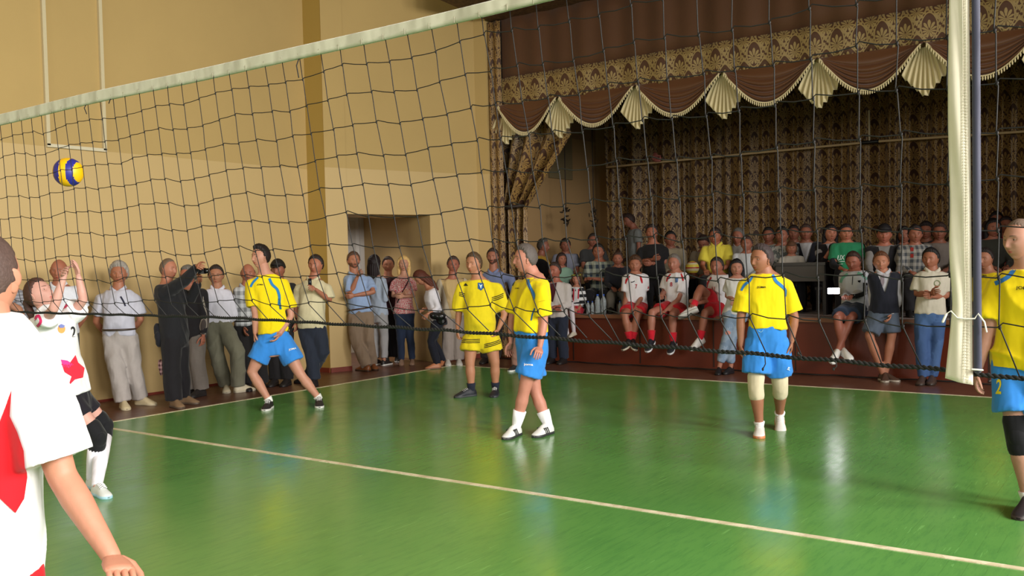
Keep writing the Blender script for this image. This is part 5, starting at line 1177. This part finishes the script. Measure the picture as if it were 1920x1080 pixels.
seated('broad man in black t-shirt standing on the stage with folded arms', 1222, 437, 11.3, -10, (22, 20, 22), ('short', (46, 34, 30)), sc=(170, 104, 82), pose='stand', arms='cross', fat=.025, belly=.03, j='N 1225 460; Rs 1202 472; Ls 1246 470; Re 1199 492; Rw 1224 486 -.25; Le 1246 492; Lw 1222 494 -.2', ha=-14)
seated('man in cream jacket with dark flat hair right of the black t-shirt man', 1257, 449, 12.0, 4, (160, 146, 122), ('short', (26, 22, 22)), sl=1.9)
seated('man in grey shirt bending his head down beside the yellow-shirted spectator', 1319, 455, 12.7, -30, (126, 112, 92), ('short', (48, 34, 30)), tilt=-34)
seated('man in bright yellow short-sleeved shirt seated on the stage', 1341, 444, 11.4, -28, (206, 190, 66), ('short', (44, 32, 28)), sc=(168, 100, 76), top=dict(m=(206, 190, 66), sleeve=.62, hem=-.1, collar=(206, 190, 66)), j='N 1344 462')
seated('grey-haired man in pale shirt right of the yellow-shirted spectator', 1384, 444, 12.0, -40, (132, 128, 122), ('short', (96, 92, 88)), top=dict(m=(136, 132, 126), sleeve=.62, collar=(140, 136, 130)))
seated('young person in white blouse left of the walking player\'s head', 1400, 458, 11.3, -24, (184, 186, 190), ('short', (60, 42, 36)), k=.9, sl=1.8)
seated('man in white shirt above the walking player\'s head', 1441, 442, 12.7, -30, (178, 172, 158), ('short', (30, 24, 24)))
seated('man in patterned grey and white shirt behind the child at the desk', 1466, 442, 11.8, -24, (168, 164, 160), ('short', (32, 26, 24)), top=dict(m=mat((170, 166, 162), .85, 'blotch', (96, 100, 100), size=.06), sleeve=1.6))
seated('small child in white shirt leaning on the desk', 1484, 466, 11.6, -14, (182, 176, 168), ('fringe', (96, 66, 48)), sc=(180, 116, 92), k=.78, arms='cross')
seated('man in black jacket behind the desk', 1488, 438, 13.1, -20, (24, 24, 30), ('short', (44, 32, 30)), sl=1.9)
seated('man in white shirt under dark jacket at the right end of the desk', 1511, 437, 12.4, -18, (180, 178, 180), ('short', (64, 46, 40)), top=dict(m=(186, 184, 188), sleeve=1.8, over=dict(m=(26, 26, 34), sleeve=1.8, v=.1)))
seated('dark-haired woman in black jacket resting her chin on her hand', 1557, 438, 11.7, -2, (36, 30, 34), ('long', (26, 20, 22), .16), sc=(184, 116, 92), female=True, sl=1.5, arms=('cross', 'chin'), top=dict(m=(150, 146, 150), sleeve=.3, over=dict(m=(28, 24, 28), sleeve=1.5, v=.09)))
seated('boy in green t-shirt with white print and dark open jacket', 1586, 438, 11.1, -10, (30, 116, 76), ('short', (34, 24, 24)), sc=(176, 108, 84), k=.95, top=dict(m=(34, 116, 78), sleeve=.6, over=dict(m=(28, 28, 34), sleeve=1.7, v=.16, vt=-.2)), j='N 1588 458', pose='stand',
       decals=[('text', 'top', 'print_lettering', (190, 206, 196), 'UX', 1577, 483, 14, 9, -4, .2), ('rib', 'top', 'print_line', (190, 206, 196), [(1569, 491), (1584, 490)], 1.2), ('rib', 'top', 'print_line', (190, 206, 196), [(1570, 496), (1580, 495)], 1.0)])
seated('youth in backward black cap, black waistcoat and grey sleeves', 1658, 440, 11.1, -22, (122, 118, 116), ('cap', (28, 24, 26)), sc=(176, 104, 82), top=dict(m=(124, 120, 118), sleeve=1.85, over=dict(m=(24, 22, 26), v=.08)), arms='knees')
seated('girl with dark hair behind the capped youth', 1695, 441, 11.9, -20, (36, 30, 34), ('long', (30, 22, 24), .15), female=True, sl=1.8, k=.93)
seated('smiling boy in black and white checked shirt', 1716, 440, 11.1, -14, (0, 0, 0), ('short', (34, 26, 26)), k=.93, mouth=.3, top=dict(m=mat((150, 146, 140), .85, 'check', (60, 64, 70), size=.09), sleeve=1.8), decals=[('poly', 'top', 'red_square', (140, 40, 34), [(1707, 464), (1713, 464), (1713, 471), (1707, 471)], 1), ('poly', 'top', 'red_square', (140, 40, 34), [(1707, 476), (1713, 476), (1713, 483), (1707, 483)], 1)])
seated('dark-haired spectator right of the checked-shirt boy', 1736, 434, 12.8, -30, (46, 38, 38), ('full', (36, 28, 28)), sl=1.8)
seated('spectator with brown hair beside the white net band', 1761, 436, 12.0, -24, (120, 110, 104), ('full', (58, 40, 34)), sl=1.8, k=.95)
seated('woman with dark hair and scarf in dark green jacket right of the net band', 1862, 428, 12.2, -10, (52, 52, 46), ('long', (24, 18, 20), .18), female=True, sl=1.9)
seated('short-haired person standing behind the woman in the dark green jacket', 1868, 414, 13.7, -14, (60, 34, 32), ('short', (30, 24, 24)), sl=1.8)
seated('person in bright red top behind the right-hand player\'s face', 1886, 424, 12.95, -20, (150, 26, 36), ('short', (40, 28, 28)), sl=.6)
# benches for the stage spectators
def bench(x0, x1, y, z, label):
    b = empty('bench', ((x0 + x1) / 2, y, ZS), label, 'bench', 'dark benches on the stage'); o_ = ((x0 + x1) / 2, y, ZS)
    m = M(); m.box((x0, y - .16, z - .05), (x1, y + .16, z)); m.obj('seat', DARKW, b, False, o_)
    for x in (x0 + .15, x1 - .15):
        m = M(); m.box((x - .03, y - .14, ZS), (x + .03, y + .14, z - .05)); m.obj('leg', DARKW, b, False, o_)
rows = {}
for J_, a_ in CH:
    hc = (J_['Lh'] + J_['Rh']) / 2; zb = hc[2] - .105
    s_ = empty('stool', (hc[0], hc[1], ZS), 'plain dark stool on the stage under a seated spectator', 'stool', 'dark stools under the stage spectators')
    m = M(); m.box((hc[0] - .17, hc[1] - .17, zb - .04), (hc[0] + .17, hc[1] + .17, zb)); m.obj('seat', DARKW, s_, False, (hc[0], hc[1], ZS))
    for sx in (-1, 1):
        for sy in (-1, 1):
            m = M(); m.box((hc[0] + sx * .14 - .015, hc[1] + sy * .14 - .015, ZS), (hc[0] + sx * .14 + .015, hc[1] + sy * .14 + .015, zb - .04)); m.obj('leg', DARKW, s_, False, (hc[0], hc[1], ZS))
# desk
dk = empty('desk', (.25, 11.0, ZS), 'dark grey desk on the stage in front of the seated child', 'desk'); o_ = (.25, 11.0, ZS)
a0 = onplane(1452, 493, 1, 10.95); b0 = onplane(1548, 493, 1, 10.95)
m = M(); m.box((a0[0], 10.93, 1.47), (b0[0], 11.3, 1.51)); m.obj('desktop', mat((52, 48, 46), .5), dk, False, o_)
m = M(); m.box((a0[0] + .02, 10.95, 1.24), (b0[0] - .02, 10.975, 1.47)); m.obj('front_panel', mat((66, 60, 56), .6), dk, False, o_)
for x in (a0[0] + .03, b0[0] - .03):
    m = M(); m.box((x - .02, 10.97, ZS), (x + .02, 11.28, 1.47)); m.obj('side_panel', mat((34, 30, 30), .6), dk, False, o_)
# water bottles
gl, nt_, b_n = newmat('clear_plastic'); b_n.inputs['Base Color'].default_value = (.75, .82, .86, 1); b_n.inputs['Roughness'].default_value = .12; b_n.inputs['Transmission Weight'].default_value = .75; b_n.inputs['IOR'].default_value = 1.2
for k_, (px, lb) in enumerate(((1103, 'leftmost plastic water bottle on the stage edge beside the small girl'), (1111, 'second plastic water bottle from the small girl'), (1121, 'taller blue-capped water bottle, left of the pair'), (1132, 'taller blue-capped water bottle, right of the pair'), (1163, 'small water bottle beside the kit player\'s right knee'))):
    p = onplane(px, 589, 2, ZS); sc_ = 1.3 if k_ in (2, 3) else .85
    bt_ = empty('water_bottle', p, lb, 'bottle', 'water bottles on the stage edge')
    m = M(); prof = [(0, .030), (.02, .034), (.07, .033), (.09, .031), (.11, .034), (.16, .034), (.19, .026), (.215, .013), (.225, .012)]
    ang = np.linspace(0, 2 * np.pi, 16, endpoint=False); m.rings([p + np.stack([np.cos(ang) * r * sc_, np.sin(ang) * r * sc_, np.full(16, z * sc_)], 1) for z, r in prof]); m.obj('bottle_body', gl, bt_, True, tuple(p))
    m = M(); m.tube([p + (0, 0, .222 * sc_), p + (0, 0, .243 * sc_)], .0145 * sc_, 10, 0, False); m.obj('bottle_cap', mat((40, 80, 170), .4), bt_, True, tuple(p))
# chair back of the yellow-shirted man at the stage left
q = P(1012, 506, depth(onplane(1012, 500, 1, 11.3))); chb = empty('padded_chair', (q[0], q[1], ZS), 'black padded chair back beside the mustard-shirted man', 'chair'); o_ = (q[0], q[1], ZS)
m = M(); m.ell(q, [(.22, 0, 0), (0, .04, 0), (0, 0, .20)], 0, 20, 12); m.obj('backrest', cloth((22, 20, 22)), chb, True, o_)
m = M(); m.ell((q[0], q[1] + .22, ZS + .44), [(.22, 0, 0), (0, .22, 0), (0, 0, .05)], 0, 20, 8); m.obj('seat', cloth((22, 20, 22)), chb, True, o_)
for sx in (-1, 1):
    m = M(); m.tube([(q[0] + sx * .19, q[1], ZS), (q[0] + sx * .19, q[1] + .02, q[2])], .012, 8); m.obj('rear_leg', mat((40, 40, 42), .4), chb, True, o_)
    m = M(); m.tube([(q[0] + sx * .19, q[1] + .40, ZS), (q[0] + sx * .19, q[1] + .38, ZS + .42)], .012, 8); m.obj('front_leg', mat((40, 40, 42), .4), chb, True, o_)
# volleyball resting in a lap on the stage
bb = P(1298, 502, depth(onplane(1298, 502, 1, 11.0))); m = M(); m.ell(bb, [(.105, 0, 0), (0, .105, 0), (0, 0, .105)], 0, 24, 16)
m.m = [0 if (i // 24) % 5 in (0, 1) else (1 if (i // 24) % 5 == 2 else 2) for i in range(len(m.m))]
tag(m.obj('volleyball', [mat((190, 176, 140), .5), mat((150, 30, 30), .5), mat((196, 176, 60), .5)], None, True, tuple(bb)), 'white, red and yellow ball held on the stage left of the yellow-shirted man', 'ball')
# ---- things held
zc = Z_CAM = depth(P(378, 508, 0)) or 0
J = ph['J']; cc = (J['Rw'] + J['Lw']) / 2; zc = depth(cc); pc = P(379, 508, zc); cm_ = empty('camera_body', pc, 'black compact camera held up by the man in the black suit', 'camera'); cm_.name = 'photo_camera'
m = M(); R_ = unit(CR); F_ = unit([-CF[1], CF[0], 0]) * -1
m.box((-.035, -.05, -.035), (.035, .05, .035)); T_ = np.stack([unit([CR[0], CR[1], 0]), unit([CF[0], CF[1], 0]), (0, 0, 1)], 1); m.v = [v @ T_.T + pc for v in m.v]; m.obj('camera_case', mat((20, 20, 22), .4), cm_, False, tuple(pc))
m = M(); rr = unit([CR[0], CR[1], 0]); m.tube([pc + rr * .03, pc + rr * .075], [.028, .031], 16, 0, False); m.obj('lens', mat((14, 14, 16), .2), cm_, True, tuple(pc))
J = None
# folded coat with tartan lining
def blob(name, px, py, z_, sx, sz, mt, label, cat, parent=None):
    c = P(px, py, z_); m = M(); rr = unit([CR[0], CR[1], 0]); ff = unit([CF[0], CF[1], 0])
    for k_ in range(7): d = RNG.normal(size=3) * (sx * .3, .02, sz * .3); m.ell(c + rr * d[0] + ff * d[1] + np.array([0, 0, d[2]]), [rr * sx * .6, ff * .05, np.array([0, 0, sz * .6])], 0, 14, 8)
    o = remesh_obj(m, name, mt, None, tuple(c), .012, lambda o: wrinkle(o, .008, 24, 3), 3)
    if parent is None: o.location = c
    if label: tag(o, label, cat)
    return o
zc = depth(ph['J']['Rh']) - .12
blob('coat', 299, 632, zc + .1, .07, .14, cloth((26, 26, 34)), 'dark coat carried behind the man in the black suit', 'coat')
blob('scarf', 303, 690, zc + .12, .035, .10, mat((60, 20, 28), .9, 'check', (190, 150, 150), size=.05), 'red tartan cloth hanging below the dark coat', 'scarf')
# handbag
hb = P(824, 594, depth(onplane(815, 688, 2, 0)) - .22); o = blob('handbag', 824, 595, depth(hb), .13, .11, mat((18, 18, 22), .2), 'shiny black handbag at the hip of the auburn-haired woman', 'bag')
# can / phone in the hand of the cream polo man
pp = P(581, 529, depth(polo['J']['Lw']) - .035); m = M(); m.tube([pp + (0, 0, -.05), pp + (0, 0, .05)], .024, 12, 0, False); tag(m.obj('drink_can', mat((24, 26, 34), .3), None, True, tuple(pp)), 'small dark can in the hand of the cream polo man', 'can')
# wristwatch of boy player etc.
bake_all(); apply_logos()
for o in list(bpy.data.objects):
    for kx in ('_off', 'off_'):
        if kx in o: del o[kx]
